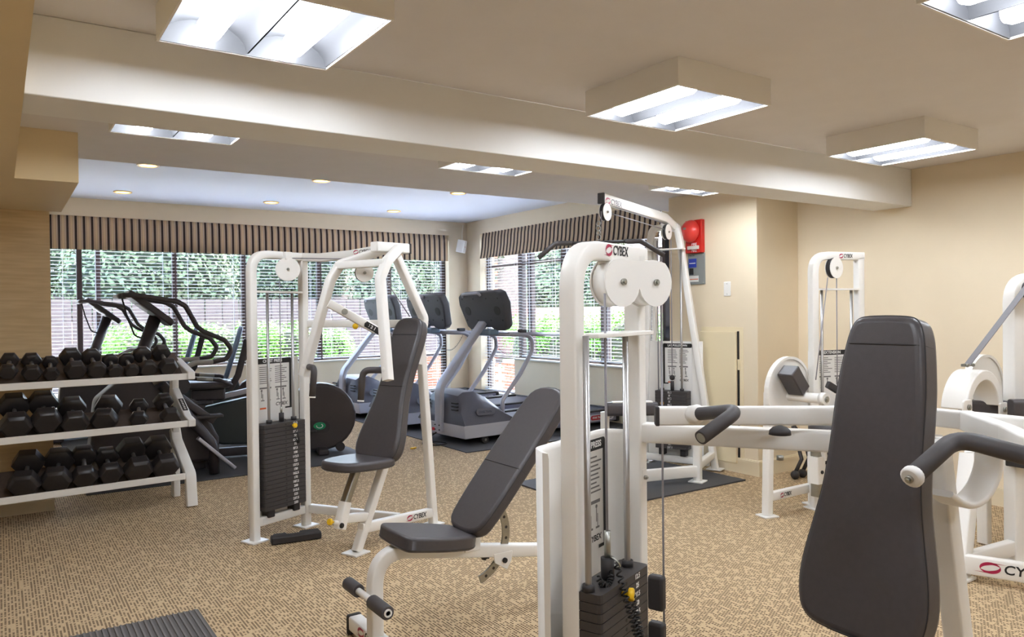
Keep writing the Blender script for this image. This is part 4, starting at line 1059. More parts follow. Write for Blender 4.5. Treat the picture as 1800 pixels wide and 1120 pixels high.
# ================================================================== triceps extension by the right wall
def triceps_machine():
    F = Frame(4.71, 3.215, -14)
    T = frame_thing(F, 'triceps_extension_machine', 'white triceps extension with round cam and brown elbow cushion near the pier corner', 'gym machine')
    Z = V3((0, 0, 1)); W = .055; B = .407; zt = 1.795
    wt(T, 'tower_frame', [(0, 0, .01), (0, 0, zt-.028), (B+.028, 0, zt-.028)], W, W, r=.12, up=(0, 1, 0), n=8)
    wt(T, 'tower_post', [(B, 0, .01), (B, 0, zt-.04)], W, W, up=(0, 1, 0)); foot(T, 0, 0); foot(T, B, 0)
    wt(T, 'base_rail', [(0, 0, .10), (B, 0, .10)], .045, .055)
    logo(T, F.v(1475, 450, -.029), (1, 0, 0), Z, .026, sx=.7)
    mb = MB(); mb.bb((0, -.03, 1.525), (B, .02, 1.537)); build('rod_plate', mb, M_WHITE, T)
    for px in (1444.6, 1496.5):
        u = F.v(px, 560, 0).x; rt(T, 'guide_rod', [(u, 0, .1), (u, 0, 1.53)], .010, M_CHROME)
    u = F.v(1471, 560, 0).x; rt(T, 'cable', [(u, 0, .7), (u, 0, 1.66)], .004, M_CABLE, n=6)
    pc = F.v(1466, 471, -.02); pax = F.r @ V3((-.75, -.66, 0)); pax = F.r @ V3((-.02, -1, 0))
    disc_pulley(T, pc, pax, .074, .035)
    rt(T, 'cable', [F.v(1455, 488, -.05), F.v(1434, 668, -.16)], .004, M_CABLE, n=6)
    stack(T, (B/2, 0), (1, 0, 0), (0, 1, 0), .62, .0268, 16, None, .32, .10, nums=False)
    mb = MB(); mb.bb((.0, .05, .10), (B, .06, 1.10)); build('shroud', mb, M_WHITE, T, bevel=.003)
    placard(T, (B/2, .048, .90), (1, 0, 0), Z, .34, .40, 'EXTENSION', .028, 8)
    L = lambda x, y, z: F.i @ V3((x, y, z))
    # near leg, base rail with logo
    wt(T, 'front_leg', [L(4.275, 3.28, .01), L(4.33, 3.30, .83)], .055, .055, up=F.r @ V3((0, 1, 0))); fl = L(4.275, 3.28, 0); foot(T, fl.x, fl.y, .11, .11)
    wt(T, 'base_rail', [L(4.29, 3.28, .13), L(4.83, 3.28, .13)], .045, .06)
    logo(T, L(4.385, 3.2565, .13), F.r @ V3((1, 0, 0)), Z, .026, sx=.7)
    wt(T, 'rear_leg', [L(4.80, 3.29, .01), L(4.80, 3.29, .5)], .055, .055, up=F.r @ V3((0, 1, 0))); r_ = L(4.80, 3.29, 0); foot(T, r_.x, r_.y, .11, .11)
    # seat support sleeve with steel post
    wt(T, 'seat_sleeve', [L(4.56, 3.10, .22), L(4.56, 3.10, .40)], .085, .085, up=F.r @ V3((0, 1, 0)))
    wt(T, 'seat_post', [L(4.565, 3.10, .13), L(4.565, 3.10, .62)], .06, .06, up=F.r @ V3((0, 1, 0)), m=M_STEEL)
    wt(T, 'seat_bar', [L(4.60, 3.10, .30), L(4.95, 3.05, .30)], .05, .06)
    bolt(T, L(4.555, 3.056, .30), F.r @ V3((0, -1, 0)), .012, M_INK)
    pad(T, 'seat', L(4.60, 2.98, .60), F.r @ V3((1, 0, 0)), F.r @ V3((0, 1, 0)), [(-.12, -.17), (.12, -.17), (.16, 0), (.12, .17), (-.12, .17), (-.16, 0)], .06, .018)
    # cam disc with raised rim, crossbar, elbow cushion
    Y = F.r @ V3((0, 1, 0)); X = F.r @ V3((1, 0, 0))
    c = L(4.50, 3.27, .83)
    mb = MB(); mb.cyl(c-Y*.008, c+Y*.008, .225, 40); cm = build('cam_disc', mb, M_WHITE, T)
    mb = MB(); mb.ring(c, Y, .222, .240, .036, 40); build('cam_rim', mb, M_WHITE, cm)
    mb = MB(); mb.tube([L(4.50, 3.38, .80), L(4.50, 3.0, .80)], .034, 18); build('pivot_tube', mb, M_WHITE, T)
    for y, r_ in ((3.38, .042), (3.0, .042)):
        mb = MB(); mb.tube([L(4.50, y-.02, .80), L(4.50, y+.02, .80)], r_, 18); build('tube_collar', mb, M_WHITE, T)
    bolt(T, L(4.50, 2.98, .80), -Y, .02)
    wt(T, 'pivot_bracket', [L(4.50, 3.06, .78), L(4.52, 3.06, .60), L(4.60, 3.08, .38)], .03, .07, r=.05, up=Y)
    ax = (X*.62-Z*.75).normalized(); up = (X*.75+Z*.62)
    cc = F.v(1391.5, 666, -.02); cc = L(4.43, 3.18, .915)
    mb = MB(); rot = Matrix((ax, Y, up)).transposed(); mb.box(cc, (.19, .12, .10), rot); build('elbow_cushion', mb, M_VINYL, T, bevel=.008)
    mb = MB(); mb.box(L(4.60, 3.0, .87), (.10, .03, .045), Matrix.Rotation(.5, 3, 'Y')); build('setting_plate', mb, M_RUB, T, bevel=.004)
    # rope attachment beside it
    Rp = thing('triceps_rope', 'black triceps rope with two ball ends lying by the pier baseboard', 'rope', (5.42, 3.86, 0))
    for dx, h in ((0, .02), (.10, .0)):
        rt(Rp, 'rope', [(dx-.02, 0, .06), (dx+.03, -.02, .16), (dx+.08, .06, .30), (.16, .16, .42)], .016, M_RUB, n=8)
        mb = MB(); mb.sphere((dx-.03, 0, .036), .036, 14, 10); build('ball_end', mb, M_RUB, Rp)
    mb = MB(); mb.ring((.16, .16, .435), (0, 1, 0), .012, .02, .008, 14); build('steel_ring', mb, M_STEEL, Rp)
triceps_machine()
# ================================================================== belt-driven cam machine at the right edge
def cam_machine():
    F = Frame(4.07, 1.95, 0)
    T = frame_thing(F, 'biceps_curl_machine', 'white belt-driven curl machine with arched cam at the right edge of the picture', 'gym machine')
    Z = V3((0, 0, 1)); X = V3((1, 0, 0)); Y = V3((0, 1, 0)); W = .062
    L = lambda x, y, z: F.i @ V3((x, y, z))
    topl = F.pl(1712, 775, (0, 0, 0), (.56, .83, 0))
    wt(T, 'front_leg', [(0, 0, .01), F.v(1706, 800, .06)], .085, .085, up=Y)
    mb = MB(); mb.box((0, 0, .008), (.12, .12, .014)); build('foot_plate', mb, M_WHITE, T, bevel=.003)
    d1 = V3((.37, -.93, 0)).normalized()
    wt(T, 'base_rail', [d1*.03+Z*.085, d1*.75+Z*.085], .05, .095)
    s1 = d1.cross(Z); s1 = s1 if s1.dot(V3((-1, -.4, 0))) > 0 else -s1
    logo(T, d1*.09+Z*.088+s1*.0256, d1, Z, .046, sx=1.05)
    r0 = F.z(1784, 988, 0)
    wt(T, 'base_rail', [Z*.085, V3((r0.x, r0.y, .085))], .05, .08)
    # tower
    B = V3((r0.x+.36, r0.y-.12, 0)); zt = F.pl(1790, 482, (r0.x, r0.y, 0), (.56, .83, 0)).z
    ud = (B-V3((r0.x, r0.y, 0))).normalized()
    wt(T, 'tower_frame', [(r0.x, r0.y, .01), (r0.x, r0.y, zt-.03), (B.x, B.y, zt-.03)], .075, .075, r=.13, up=(-ud.y, ud.x, 0), n=8)
    mb = MB(); mb.box((r0.x, r0.y, .006), (.12, .12, .012)); build('foot_plate', mb, M_WHITE, T)
    wt(T, 'tower_post', [(B.x, B.y, .01), (B.x, B.y, zt-.03)], .06, .06, up=Y)
    vv = V3((-ud.y, ud.x, 0))
    mid = (V3((r0.x, r0.y, 0))+B)/2
    stack(T, (mid.x, mid.y), ud, vv, .78, .0268, 22, None, .27, .10, nums=False)
    mb = MB(); mb.bb((-.05, -.06, 0), (.05, .06, .06)); 
    jb = build('adjuster_block', mb, M_RUB, T, bevel=.006); jb.location = F.pl(1785, 806, (r0.x, r0.y, 0), (.56, .83, 0))-Z*.03+V3((-.05, -.05, 0))
    wt(T, 'cross_bar', [F.pl(1784, 852, (r0.x, r0.y, 0), (.56, .83, 0)), F.pl(1784, 852, (r0.x, r0.y, 0), (.56, .83, 0))+ud*.3], .04, .05)
    # arched cam band
    c = F.v(1713, 724, .02); R0 = .225; n = 18
    mb = MB(); V = []; 
    for k in range(n+1):
        a = math.radians(8+164*k/n)
        for rr in (R0-.055, R0):
            for y in (-.055, .075): V.append(c+V3((rr*math.cos(a)*.92, y, rr*math.sin(a))))
    Fc = []
    for k in range(n):
        b0 = 4*k; b1 = b0+4
        Fc += [(b0, b1, b1+1, b0+1), (b0+2, b0+3, b1+3, b1+2), (b0, b0+2, b1+2, b1), (b0+1, b1+1, b1+3, b0+3)]
    Fc += [(0, 1, 3, 2), (4*n, 4*n+2, 4*n+3, 4*n+1)]
    mb.add(V, Fc); cm = build('cam_arch', mb, M_WHITE, T, bevel=.006)
    cd_ = F.v(1728, 692, .18)
    mb = MB(); mb.cyl(cd_-Y*.012, cd_+Y*.012, .215, 40); dk = build('cam_disc', mb, M_WHITE, T)
    mb = MB(); mb.ring(cd_, Y, .212, .228, .04, 40); build('cam_rim', mb, M_WHITE, dk)
    wt(T, 'cam_support', [cd_-Z*.05, V3((cd_.x+.05, cd_.y+.02, .01))], .06, .06, up=Y)
    for px, py in ((1700, 716), (1763, 720)):
        p = F.v(px, py, -.05); mb = MB(); mb.prism(round_rect(.085, .075, .015), p, X, Z, .012); build('bracket', mb, M_WHITE, T, bevel=.003); bolt(T, p-Y*.007, -Y, .015)
    # belt strap
    b0 = F.v(1700, 642, .01); b1 = F.pl(1806, 503, (r0.x-.07, r0.y-.10, 0), (.56, .83, 0)); 
    bd = (b1-b0).normalized(); mb = MB(); mb.sweep([b0, b1], [(-.016, -.002), (.016, -.002), (.016, .002), (-.016, .002)], up=bd.cross(Y)); build('belt', mb, mat('grey_belt', (128, 126, 130), .5), T)
    mb = MB(); mb.bb(b0+V3((-.04, -.012, -.006)), b0+V3((.04, .012, .008))); build('belt_clamp', mb, M_STEEL, T)
    for dx in (-.03, .03): bolt(T, b0+V3((dx, -.012, .0)), -Y, .009)
    disc_pulley(T, b1+V3((.07, .0, -.02)), (-.3, -.9, 0), .06, .04)
    # arm pad board
    p0 = F.v(1692, 722, .13); p1 = p0+V3((.52, -.40, -.01)); 
    mb = MB(); mb.sweep([p0, p1], round_rect(.10, .12, .02, 3)); build('arm_pad', mb, M_VINYL, T, bevel=.004)
    p2 = F.pl(1776, 722, (r0.x-.11, r0.y-.12, 0), (.56, .83, 0)); mb = MB(); mb.sweep([p2, p2+V3((.42, -.30, 0))], round_rect(.06, .12, .02, 3)); build('arm_pad', mb, M_VINYL, T, bevel=.004)
    wt(T, 'pad_support', [p0+V3((.1, 0, -.06)), F.v(1706, 800, .06)], .05, .05, up=Y)
    return T
cam_machine()
# ================================================================== dumbbell rack
M_DB = mat('black_urethane', (50, 46, 46), .34, noise=.08, nscale=40)
M_TRAY = mat('rack_tray', (92, 78, 68), .75, noise=.08, nscale=60)
def rack():
    F = Frame(-.011, 5.833, 5)
    T = frame_thing(F, 'dumbbell_rack', 'white three-tier dumbbell rack against the maple panel wall', 'rack')
    shelves = [(.955, 1.18, 0.0, .925, .57), (.612, 1.18, 0.0, .558, .45), (.225, 1.125, 0.03, .140, .57)]
    for i, (z, ue, vo, z0, k) in enumerate(shelves):
        va, vb = .066+vo, .34+vo; za, zb = z0+k*va, z0+k*vb
        s_ = MB(); s_.add([(-.07, va, za), (ue-.02, va, za), (ue-.02, vb, zb), (-.07, vb, zb), (-.07, va, za-.01), (ue-.02, va, za-.01), (ue-.02, vb, zb-.01), (-.07, vb, zb-.01)],
                          [(0, 1, 2, 3), (7, 6, 5, 4), (0, 4, 5, 1), (1, 5, 6, 2), (2, 6, 7, 3), (3, 7, 4, 0)])
        sh = build('shelf', s_, M_TRAY, T)
        m = MB(); m.bb((-.085, -.035+vo, z-.022), (ue+.005, -.018+vo, z+.024)); build('front_rail', m, M_WHITE, sh, bevel=.004)
    for ue in (1.17, -.062):
        pr = .055
        wt(T, 'back_post', [(ue, .40, .005), (ue, .40, 1.03)], .05, .075, up=(0, 1, 0))
        wt(T, 'front_leg', [(ue, .40, .52), (ue, .36, .44), (ue, .02, .23), (ue, -.01, .005)], .05, .075, r=.06, up=(1, 0, 0))
        for z in (.955, .612):
            m = MB(); m.prism([(-.05, z-.022), (-.05, z+.035), (.30, z+.12), (.44, z+.12), (.44, z+.05), (.36, z-.022)] if z > .9 else [(-.05, z-.022), (-.05, z+.03), (.05, z+.05), (.36, z+.23), (.44, z+.23), (.44, z+.10), (.36, z-.022)], (ue, 0, 0), (0, 1, 0), (0, 0, 1), .052)
            o = build('end_bracket', m, M_WHITE, T, bevel=.006)
        if ue > 1:
            d_ = V3((0, .866, .503)); n_ = V3((0, -.503, .866)); o_ = V3((ue, .17, .612+.05+.12*.58))+n_*.001
            m = MB(); m.prism(round_rect(.036, .15, .003), o_, (1, 0, 0), d_, .002); st = build('maker_sticker', m, M_INK, T)
            m = MB()
            for k in range(6): m.ring(o_+d_*(.055-.022*k)+n_*.0014, n_, .003+.001*(k % 2), .008, .0006, 8)
            pr = build('worn_print', m, M_WHITEINK, st); pr['kind'] = 'stuff'
    return F, T
RF, RT = rack()
def dumbbell(fr, front, back, r, label, lc, sides=6, group='black hex dumbbells on the rack', gold=False):
    p = fr.m @ front; q = fr.m @ back; ax = (q-p).normalized(); c = (p+q)/2; half = (q-p).length/2
    Tn = thing('dumbbell', label, 'dumbbell', c, 0, group)
    up = V3((0, 0, 1)); x = ax.cross(up).normalized(); u = x.cross(ax)
    Tn.matrix_world = Matrix(((x.x, ax.x, u.x, c.x), (x.y, ax.y, u.y, c.y), (x.z, ax.z, u.z, c.z), (0, 0, 0, 1)))
    hl = r*1.05
    for s_ in (-1, 1):
        m = MB(); V = []; prof = [(-hl/2, .30), (-hl/2+.006, .80), (-hl/2+.020, 1.0), (hl/2-.020, 1.0), (hl/2-.006, .86), (hl/2, .80)]
        for y, k in prof:
            for j in range(sides):
                a = 2*PI*(j+.5*(sides == 8))/sides
                V.append((r*k*math.cos(a), s_*half+s_*y, r*k*math.sin(a)))
        Fc = []
        for i in range(len(prof)-1):
            for j in range(sides): Fc.append((i*sides+j, i*sides+(j+1) % sides, (i+1)*sides+(j+1) % sides, (i+1)*sides+j))
        Fc.append(tuple(range(sides))); Fc.append(tuple((len(prof)-1)*sides+j for j in range(sides)))
        m.add(V, Fc); build('head', m, M_DB, Tn, bevel=.003)
    m = MB(); hh = half-hl/2+.004
    m.tube([(0, -hh, 0), (0, -hh*.55, 0), (0, 0, 0), (0, hh*.55, 0), (0, hh, 0)], [.013, .014, .0165, .014, .013], 12); build('handle', m, M_CHROME, Tn)
    return Tn
rows = [('top', .03, [((14,653),(17,633),16),((56,655),(55,634),17),((90,657),(88,637),14),((132,650),(123.5,627),19),((170,650),(160,627),17),((201.7,652),(193,634),14),((231,651),(222,632),13.5),((260,647),(249.5,623),16.5),((295,644),(283,620),17.5)],
         ['at the left edge of the top shelf', 'second from the left on the top shelf', 'small one, third on the top shelf', 'wide one, fourth on the top shelf', 'fifth on the top shelf before the window', 'small rounded one, sixth on the top shelf', 'smallest rounded one, seventh on the top shelf', 'eighth on the top shelf', 'with stamped top, last at the right of the top shelf']),
        ('middle', .03, [((28,747),(24,713),27),((81,738.6),(75,708.6),26),((131,743),(126.6,717),24),((184,738),(191,714),23.5),((244,736),(244,714),16.5),((298.6,731),(287,706),18)],
         ['large one, leftmost on the middle shelf', 'large one, second on the middle shelf', 'tipped over the rail, third on the middle shelf', 'skewed one tipped over the rail, fourth on the middle shelf', 'small one standing apart, fifth on the middle shelf', 'last at the right of the middle shelf']),
        ('bottom', .06, [((43,850),(50,813),27),((98.6,843),(104,808.6),26.5),((148.6,837),(147,801),23),((194,831),(187,803),21.5),((243,824),(231,790),25.5),((290,818.6),(276,786),25)],
         ['leftmost on the bottom shelf', 'second from the left on the bottom shelf', 'third on the bottom shelf', 'small glossy one, fourth on the bottom shelf', 'fifth on the bottom shelf', 'last at the right of the bottom shelf'])]
for nm, vf, L_, lab in rows:
    for (a, b, r), lb in zip(L_, lab):
        d = (RF.m @ RF.v(a[0], a[1], vf)-CAMP).dot(_F); rr = r*d/FPX
        hl = rr*1.05; front = RF.v(a[0], a[1], vf+hl/2); back = RF.v(b[0], b[1], vf+hl*1.5+.085)
        dumbbell(RF, front, back, rr*.98, 'black hex dumbbell, '+lb, .2, 8 if nm == 'top' and r < 17.2 and a[0] > 150 and a[0] < 280 else 6)
# ================================================================== treadmills
M_HOOD = mat('treadmill_hood', (86, 86, 96), .42, noise=.04, nscale=60)
M_SILV = mat('treadmill_silver', (176, 176, 186), .38, metal=.15)
M_BASE = mat('treadmill_base', (190, 190, 198), .45)
M_CONS = mat('console_charcoal', (74, 74, 80), .5, noise=.05, nscale=80)
M_BELT = mat('running_belt', (66, 66, 78), .6)
M_SIDE = mat('deck_side', (120, 120, 138), .5)
M_SCREEN = mat('console_face', (40, 44, 46), .25)
M_REDB = mat('red_badge', (196, 40, 46), .4)
def loft(rings, caps=True):
    m = MB(); n = len(rings[0]); V = [p for r in rings for p in r]; F_ = []
    for i in range(len(rings)-1):
        for j in range(n): F_.append((i*n+j, i*n+(j+1) % n, (i+1)*n+(j+1) % n, (i+1)*n+j))
    if caps: F_ += [tuple(reversed(range(n))), tuple((len(rings)-1)*n+j for j in range(n))]
    return m.add(V, F_)
def treadmill(label, x, y, yaw=5):
    T = thing('treadmill', label, 'treadmill', (x, y, 0), math.radians(yaw), 'grey treadmills in a row')
    hw = .43; cy = .43
    Z = V3((0, 0, 1))
    # base tray and hood
    m = loft([[(u0, cy-w, z) , (u1, cy-w*1.0, z), (u1, cy+w*1.0, z), (u0, cy+w, z)] for z, u0, u1, w in ((.075, .0, .80, hw-.01), (.215, -.02, .80, hw))]); build('base_tray', m, M_BASE, T, bevel=.008)
    rings = []
    prof = [(-.02, .21, .215), (.0, .40, .215), (.04, .52, .215), (.10, .555, .215), (.22, .56, .215), (.36, .49, .215), (.50, .37, .215), (.62, .27, .215), (.68, .225, .215)]
    ws = [(hw, hw-.0), (hw, hw-.10), (hw, hw-.14), (hw, hw-.14), (hw, hw-.12), (hw, hw-.10), (hw, hw-.06), (hw, hw-.03), (hw, hw-.01)]
    for (u, zt, zb), (wb, wt_) in zip(prof, ws):
        zt = max(zt, zb+.006); zm = zb+(zt-zb)*.7; wm = wt_+.025
        rings.append([(u, cy-wb, zb), (u, cy-wb+(wb-wm)*.6, zb+(zt-zb)*.4), (u, cy-wm, zm), (u, cy-wt_+.05, zt-(zt-zb)*.04), (u, cy, zt), (u, cy+wt_-.05, zt-(zt-zb)*.04), (u, cy+wm, zm), (u, cy+wb-(wb-wm)*.6, zb+(zt-zb)*.4), (u, cy+wb, zb)])
    m = loft(rings); hd = build('motor_hood', m, M_HOOD, T, smooth=True); hd.data.set_sharp_from_angle(angle=math.radians(38))
    # vents on the front of the hood
    for vc in (.17, .70):
        for k in range(3):
            m = MB(); m.bb((-.022+.004*0, vc-.05, .36+.035*k), (.004, vc+.05, .368+.035*k+.006)); build('vent_slot', m, M_INK, hd).location = (.0-.003+.0*k, 0, 0)
    # embossed badge on the side
    m = MB(); m.prism(round_rect(.26, .07, .034, 5), (.28, .022, .34), V3((1, .06, -.02)), V3((0, .25, 1)), .005); bd = build('side_badge', m, mat('hood_badge', (94, 92, 98), .5), hd)
    text('badge_lettering', 'STAR TRAC', .036, M_HOOD, bd, plane_mat((.28, .0185, .34), V3((1, .06, -.02)), V3((0, .25, 1))), .001, bold=.001)
    # deck
    m = MB(); m.bb((.55, cy-.30, .15), (2.26, cy+.30, .185)); build('running_belt', m, M_BELT, T, bevel=.01)
    for s_ in (-1, 1):
        m = MB(); m.bb((.50, cy+s_*.31, .175), (2.27, cy+s_*.42, .205)); build('foot_rail', m, M_RUB, T, bevel=.008)
        m = MB(); m.bb((.70, cy+s_*.405, .06), (2.27, cy+s_*.425, .178)); sp = build('side_panel', m, M_SIDE, T, bevel=.004)
        if s_ < 0:
            m = MB(); m.prism(round_rect(.42, .085, .04, 5), (2.0, cy-.4255, .118), X3, V3((0, 0, 1)), .002); lb = build('model_badge', m, mat('badge_grey', (196, 196, 206), .4), sp)
            m = MB(); m.prism(round_rect(.22, .055, .026, 5), (1.93, cy-.427, .118), X3, V3((0, 0, 1)), .002); build('red_badge', m, M_REDB, lb)
            text('badge_lettering', 'STAR TRAC', .032, M_WHITEINK, lb, plane_mat((1.93, cy-.4285, .118), X3, V3((0, 0, 1))), .0004, bold=.0012)
            text('badge_script', 'Pro', .075, M_INK, lb, plane_mat((2.12, cy-.427, .118), X3, V3((0, 0, 1))), .0004, shear=.4)
    m = MB(); m.bb((2.25, cy-.43, .04), (2.31, cy+.43, .20)); build('end_cap', m, M_RUB, T, bevel=.012)
    for u in (.28, 2.1):
        for s_ in (-1, 1):
            m = MB(); m.cyl((u, cy+s_*.36, .041), (u, cy+s_*.40, .041), .04, 18); wl = build('wheel', m, M_RUB, T); 
            m = MB(); m.cyl((u, cy+s_*.401, .041), (u, cy+s_*.404, .041), .014, 12); build('hub', m, M_STEEL, wl)
    # neck
    m = MB(); nk = fillet([(-.035, cy, .12), (-.03, cy, .60), (.56, cy, 1.27)], .25, 7); m.sweep(nk, round_rect(.115, .055, .012, 3), up=(0, 1, 0)); 
    m = MB(); m.sweep(nk, round_rect(.055, .115, .012, 3), up=(0, 1, 0)); n_ = build('neck_post', m, M_SILV, T, smooth=True); n_.data.set_sharp_from_angle(angle=math.radians(50))
    for z in (.14, .19):
        for dy in (-.04, .04): bolt(T, (-.062, cy+dy, z), (-1, 0, 0), .007, M_INK)
    # console: back shell leaning towards the user
    O = V3((.60, cy, 1.385)); ey = V3((-.36, 0, 1)).normalized(); ey = V3((-.30, 0, 1)).normalized(); ex = V3((0, -1, 0)); nn = ex.cross(ey)
    out = [(-.40, .22), (-.33, .25), (-.30, .235), (-.02, .235), (.02, .255), (.34, .255), (.41, .20), (.42, .0), (.36, -.17), (.30, -.215), (.12, -.20), (.10, -.16), (-.10, -.16), (-.12, -.20), (-.26, -.215), (-.38, -.06), (-.42, .10)]
    out = [(-.40, .20), (-.34, .235), (.30, .250), (.38, .225), (.42, .10), (.36, -.16), (.30, -.205), (.14, -.205), (.09, -.165), (-.09, -.165), (-.14, -.205), (-.30, -.205), (-.36, -.16), (-.42, .10)]
    m = MB(); m.prism(out, O-(ex.cross(ey))*.015, ex, ey, .105); cn = build('console_shell', m, M_CONS, T, bevel=.018, seg=3)
    m = MB(); m.prism(round_rect(.62, .30, .03), O-nn*.0685, ex, ey, .004); build('display', m, M_SCREEN, cn)
    hp = [O+ex*a+ey*b+nn*c_ for a, b, c_ in ((-.30, .20, .035), (-.28, .232, .052), (.02, .240, .052), (.04, .205, .035))]
    rt(cn, 'top_handle', fillet(hp, .03, 4), .017, M_SILV)
    for s_ in (-1, 1):
        m = MB(); m.cyl(O+ex*s_*.27+ey*.03+nn*.036, O+ex*s_*.27+ey*.03+nn*.041, .052, 24); build('fan_grille', m, M_RUB, cn)
    for a in (-.33, -.12, .12, .33):
        for b in (.17, -.08): 
            m = MB(); m.cyl(O+ex*a+ey*b+nn*.036, O+ex*a+ey*b+nn*.0405, .010, 10); build('screw_hole', m, M_INK, cn)
    m = MB(); m.bb((.52, cy-.17, 1.135), (.66, cy+.17, 1.20)); build('cup_tray', m, mat('tray_blue', (120, 140, 160), .4), T, bevel=.015)
    # handrails
    for s_ in (-1, 1):
        vy = cy+s_*.33
        rt(T, 'rail_post', [(.56, vy, .18), (.57, vy, .43), (.82, vy, .70), (1.0, vy, .95), (1.0, vy, 1.09), (.90, vy, 1.135), (.70, vy, 1.14)], .024, M_SILV, r=.09)
        rt(T, 'handrail', [(.66, vy, 1.145), (1.42, vy, 1.125)], .023, M_SILV)
        m = MB(); m.box((.86, vy, 1.175), (.10, .05, .035)); build('sensor_clip', m, M_RUB, T, bevel=.008)
    rt(T, 'cross_rail', [(.68, cy-.33, 1.14), (.68, cy+.33, 1.14)], .022, M_SILV)
    coil(T, (.70, cy+.05, 1.15), (.90, cy-.32, 1.12), (0, 0, -.22), .007, 30, .002)
    # plug and switch
    m = MB(); m.bb((-.03, cy+.10, .115), (-.016, cy+.155, .145)); build('power_switch', m, M_REDB, T)
    return T
X3 = V3((1, 0, 0))
tm = treadmill('nearest grey treadmill with charcoal console, beside the corner of the room', 3.974, 6.759)
for lb, x, y in (('middle grey treadmill, partly behind the chest press pad', 3.94, 8.05), ('farthest grey treadmill, seen through the chest press arms', 3.90, 9.34)):
    c = copy_tree(tm, None, lb); c.location = (x, y, 0)
for lb, pts in (('black power cord coiled beside the nearest treadmill', [(3.93, 7.30, .10), (3.80, 7.35, .02), (3.70, 7.2, .012), (3.78, 7.0, .012), (3.95, 7.05, .012), (3.85, 7.25, .02), (3.70, 7.1, .012), (3.62, 6.9, .012)]),
                ('black power cord looped on the carpet by the farthest treadmill', [(3.85, 9.9, .10), (3.75, 9.95, .03), (3.66, 9.85, .012), (3.70, 9.65, .03), (3.80, 9.75, .06), (3.72, 9.9, .02), (3.64, 9.7, .012), (3.82, 9.62, .012)])):
    m = MB(); m.tube(fillet(pts, .08, 5), .008, 7); tag(build('power_cord', m, M_INK), lb, 'cord')
mtm = MB(); mtm.bb((-1.25, -2.05, 0), (1.25, 2.05, .008)); o = build('rubber_mat', mtm, mat('mat_rubber', (72, 71, 72), .8)); o.location = (5.08, 8.55, .001); tag(o, 'large dark rubber mat under the three treadmills', 'mat')
# re-seat treadmills on the mat
for q in [x for x in COL.objects if x.name.startswith('treadmill') and x.parent is None]: q.location.z = .009

# ================================================================== climbers with looped handrails
M_CLIMB = mat('climber_black', (58, 52, 54), .4, noise=.05, nscale=50)
M_CLGREEN = mat('climber_housing', (52, 58, 58), .45)
def climber(label):
    F = Frame(1.2, 7.2, 0)
    T = frame_thing(F, 'stair_climber', label, 'climber', 'dark stair climbers by the back window')
    for v, nm in ((-.27, 'n'), (.27, 'f')):
        P = [(-.36, v, 1.56), (-.27, v, 1.565), (.06, v, 1.51), (.125, v, 1.47), (.215, v, 1.295), (.27, v, 1.248), (.44, v, 1.172), (.50, v, 1.09), (.455, v, 1.005), (.33, v, .985)]
        rt(T, 'hand_loop', P, .021, M_CLIMB, r=.05, n=12)
        rt(T, 'loop_stay', [(.34, v, .985), (.20, v, .985), (-.12, v*.6, .82)], .022, mat('climber_grey', (150, 146, 140), .4), r=.05)
    rt(T, 'cross_grip', [(-.345, -.27, 1.56), (-.345, .27, 1.56)], .024, M_CLIMB)
    m = MB(); m.tube([(-.07, 0, 1.38), (-.30, 0, .74), (-.38, 0, .40)], .052, 16); build('neck_post', m, M_CLIMB, T)
    O = V3((-.12, 0, 1.455)); ex = V3((0, -1, 0)); ey = V3((-.78, 0, .62)).normalized(); 
    m = MB(); m.prism(round_rect(.34, .44, .05), O, ex, ey, .055); c = build('console', m, M_CLIMB, T, bevel=.012)
    nn = ex.cross(ey); m = MB(); m.prism(round_rect(.26, .22, .02), O-nn*.029, ex, ey, .004); build('display', m, M_SCREEN, c)
    m = MB(); m.prism(round_rect(.26, .10, .02), O+nn*.03+ey*.05, ex, ey, .006); build('console_plate', m, M_SILV, c)
    rt(T, 'sensor_cord', [(-.33, -.03, 1.54), (-.30, -.05, 1.40), (-.24, -.05, 1.22), (-.17, -.03, 1.20)], .007, M_INK, r=.06)
    # housing, pedals, stabilisers
    prof = [(-.62, .10), (-.55, .70), (-.30, .92), (-.05, .86), (.30, .55), (.42, .30), (.42, .10)]
    m = MB(); m.prism(prof, (0, 0, 0), (1, 0, 0), (0, 0, 1), .26); h = build('drive_housing', m, M_CLIMB, T, bevel=.03, seg=3)
    m = MB(); m.cyl((.10, -.16, .78), (.10, .16, .78), .075, 20); build('pivot_hub', m, M_RUB, T)
    for s_ in (-1, 1):
        wt(T, 'pedal_arm', [(.05, .19*s_, .70), (.36, .19*s_, .46 if s_ < 0 else .54)], .05, .06, m=M_CLIMB)
        m = MB(); m.box((.28, .19*s_, .505 if s_ < 0 else .585), (.30, .12, .03)); build('pedal', m, M_RUB, T, bevel=.01)
    rt(T, 'stabiliser', [(-.05, -.17, .80), (.12, -.22, .56), (.34, -.25, .26), (.345, -.25, .012)], .042, M_CLIMB, r=.12, n=14)
    rt(T, 'stabiliser', [(-.05, .17, .80), (.12, .22, .56), (.34, .25, .26), (.345, .25, .012)], .042, M_CLIMB, r=.12, n=14)
    wt(T, 'step_rail', [(.20, -.31, .34), (.50, -.31, .05)], .07, .03, m=M_SILV)
    rt(T, 'floor_bar', [(.34, -.25, .05), (.34, .25, .05)], .03, M_CLIMB)
    m = MB(); m.bb((-.66, -.30, .012), (-.54, .30, .09)); build('front_foot', m, M_CLIMB, T, bevel=.015)
    wt(T, 'floor_rail', [(-.6, 0, .06), (.34, 0, .06)], .08, .07, m=M_CLIMB)
    return T
cl = climber('near black stair climber with big looped handrails, behind the dumbbell rack')
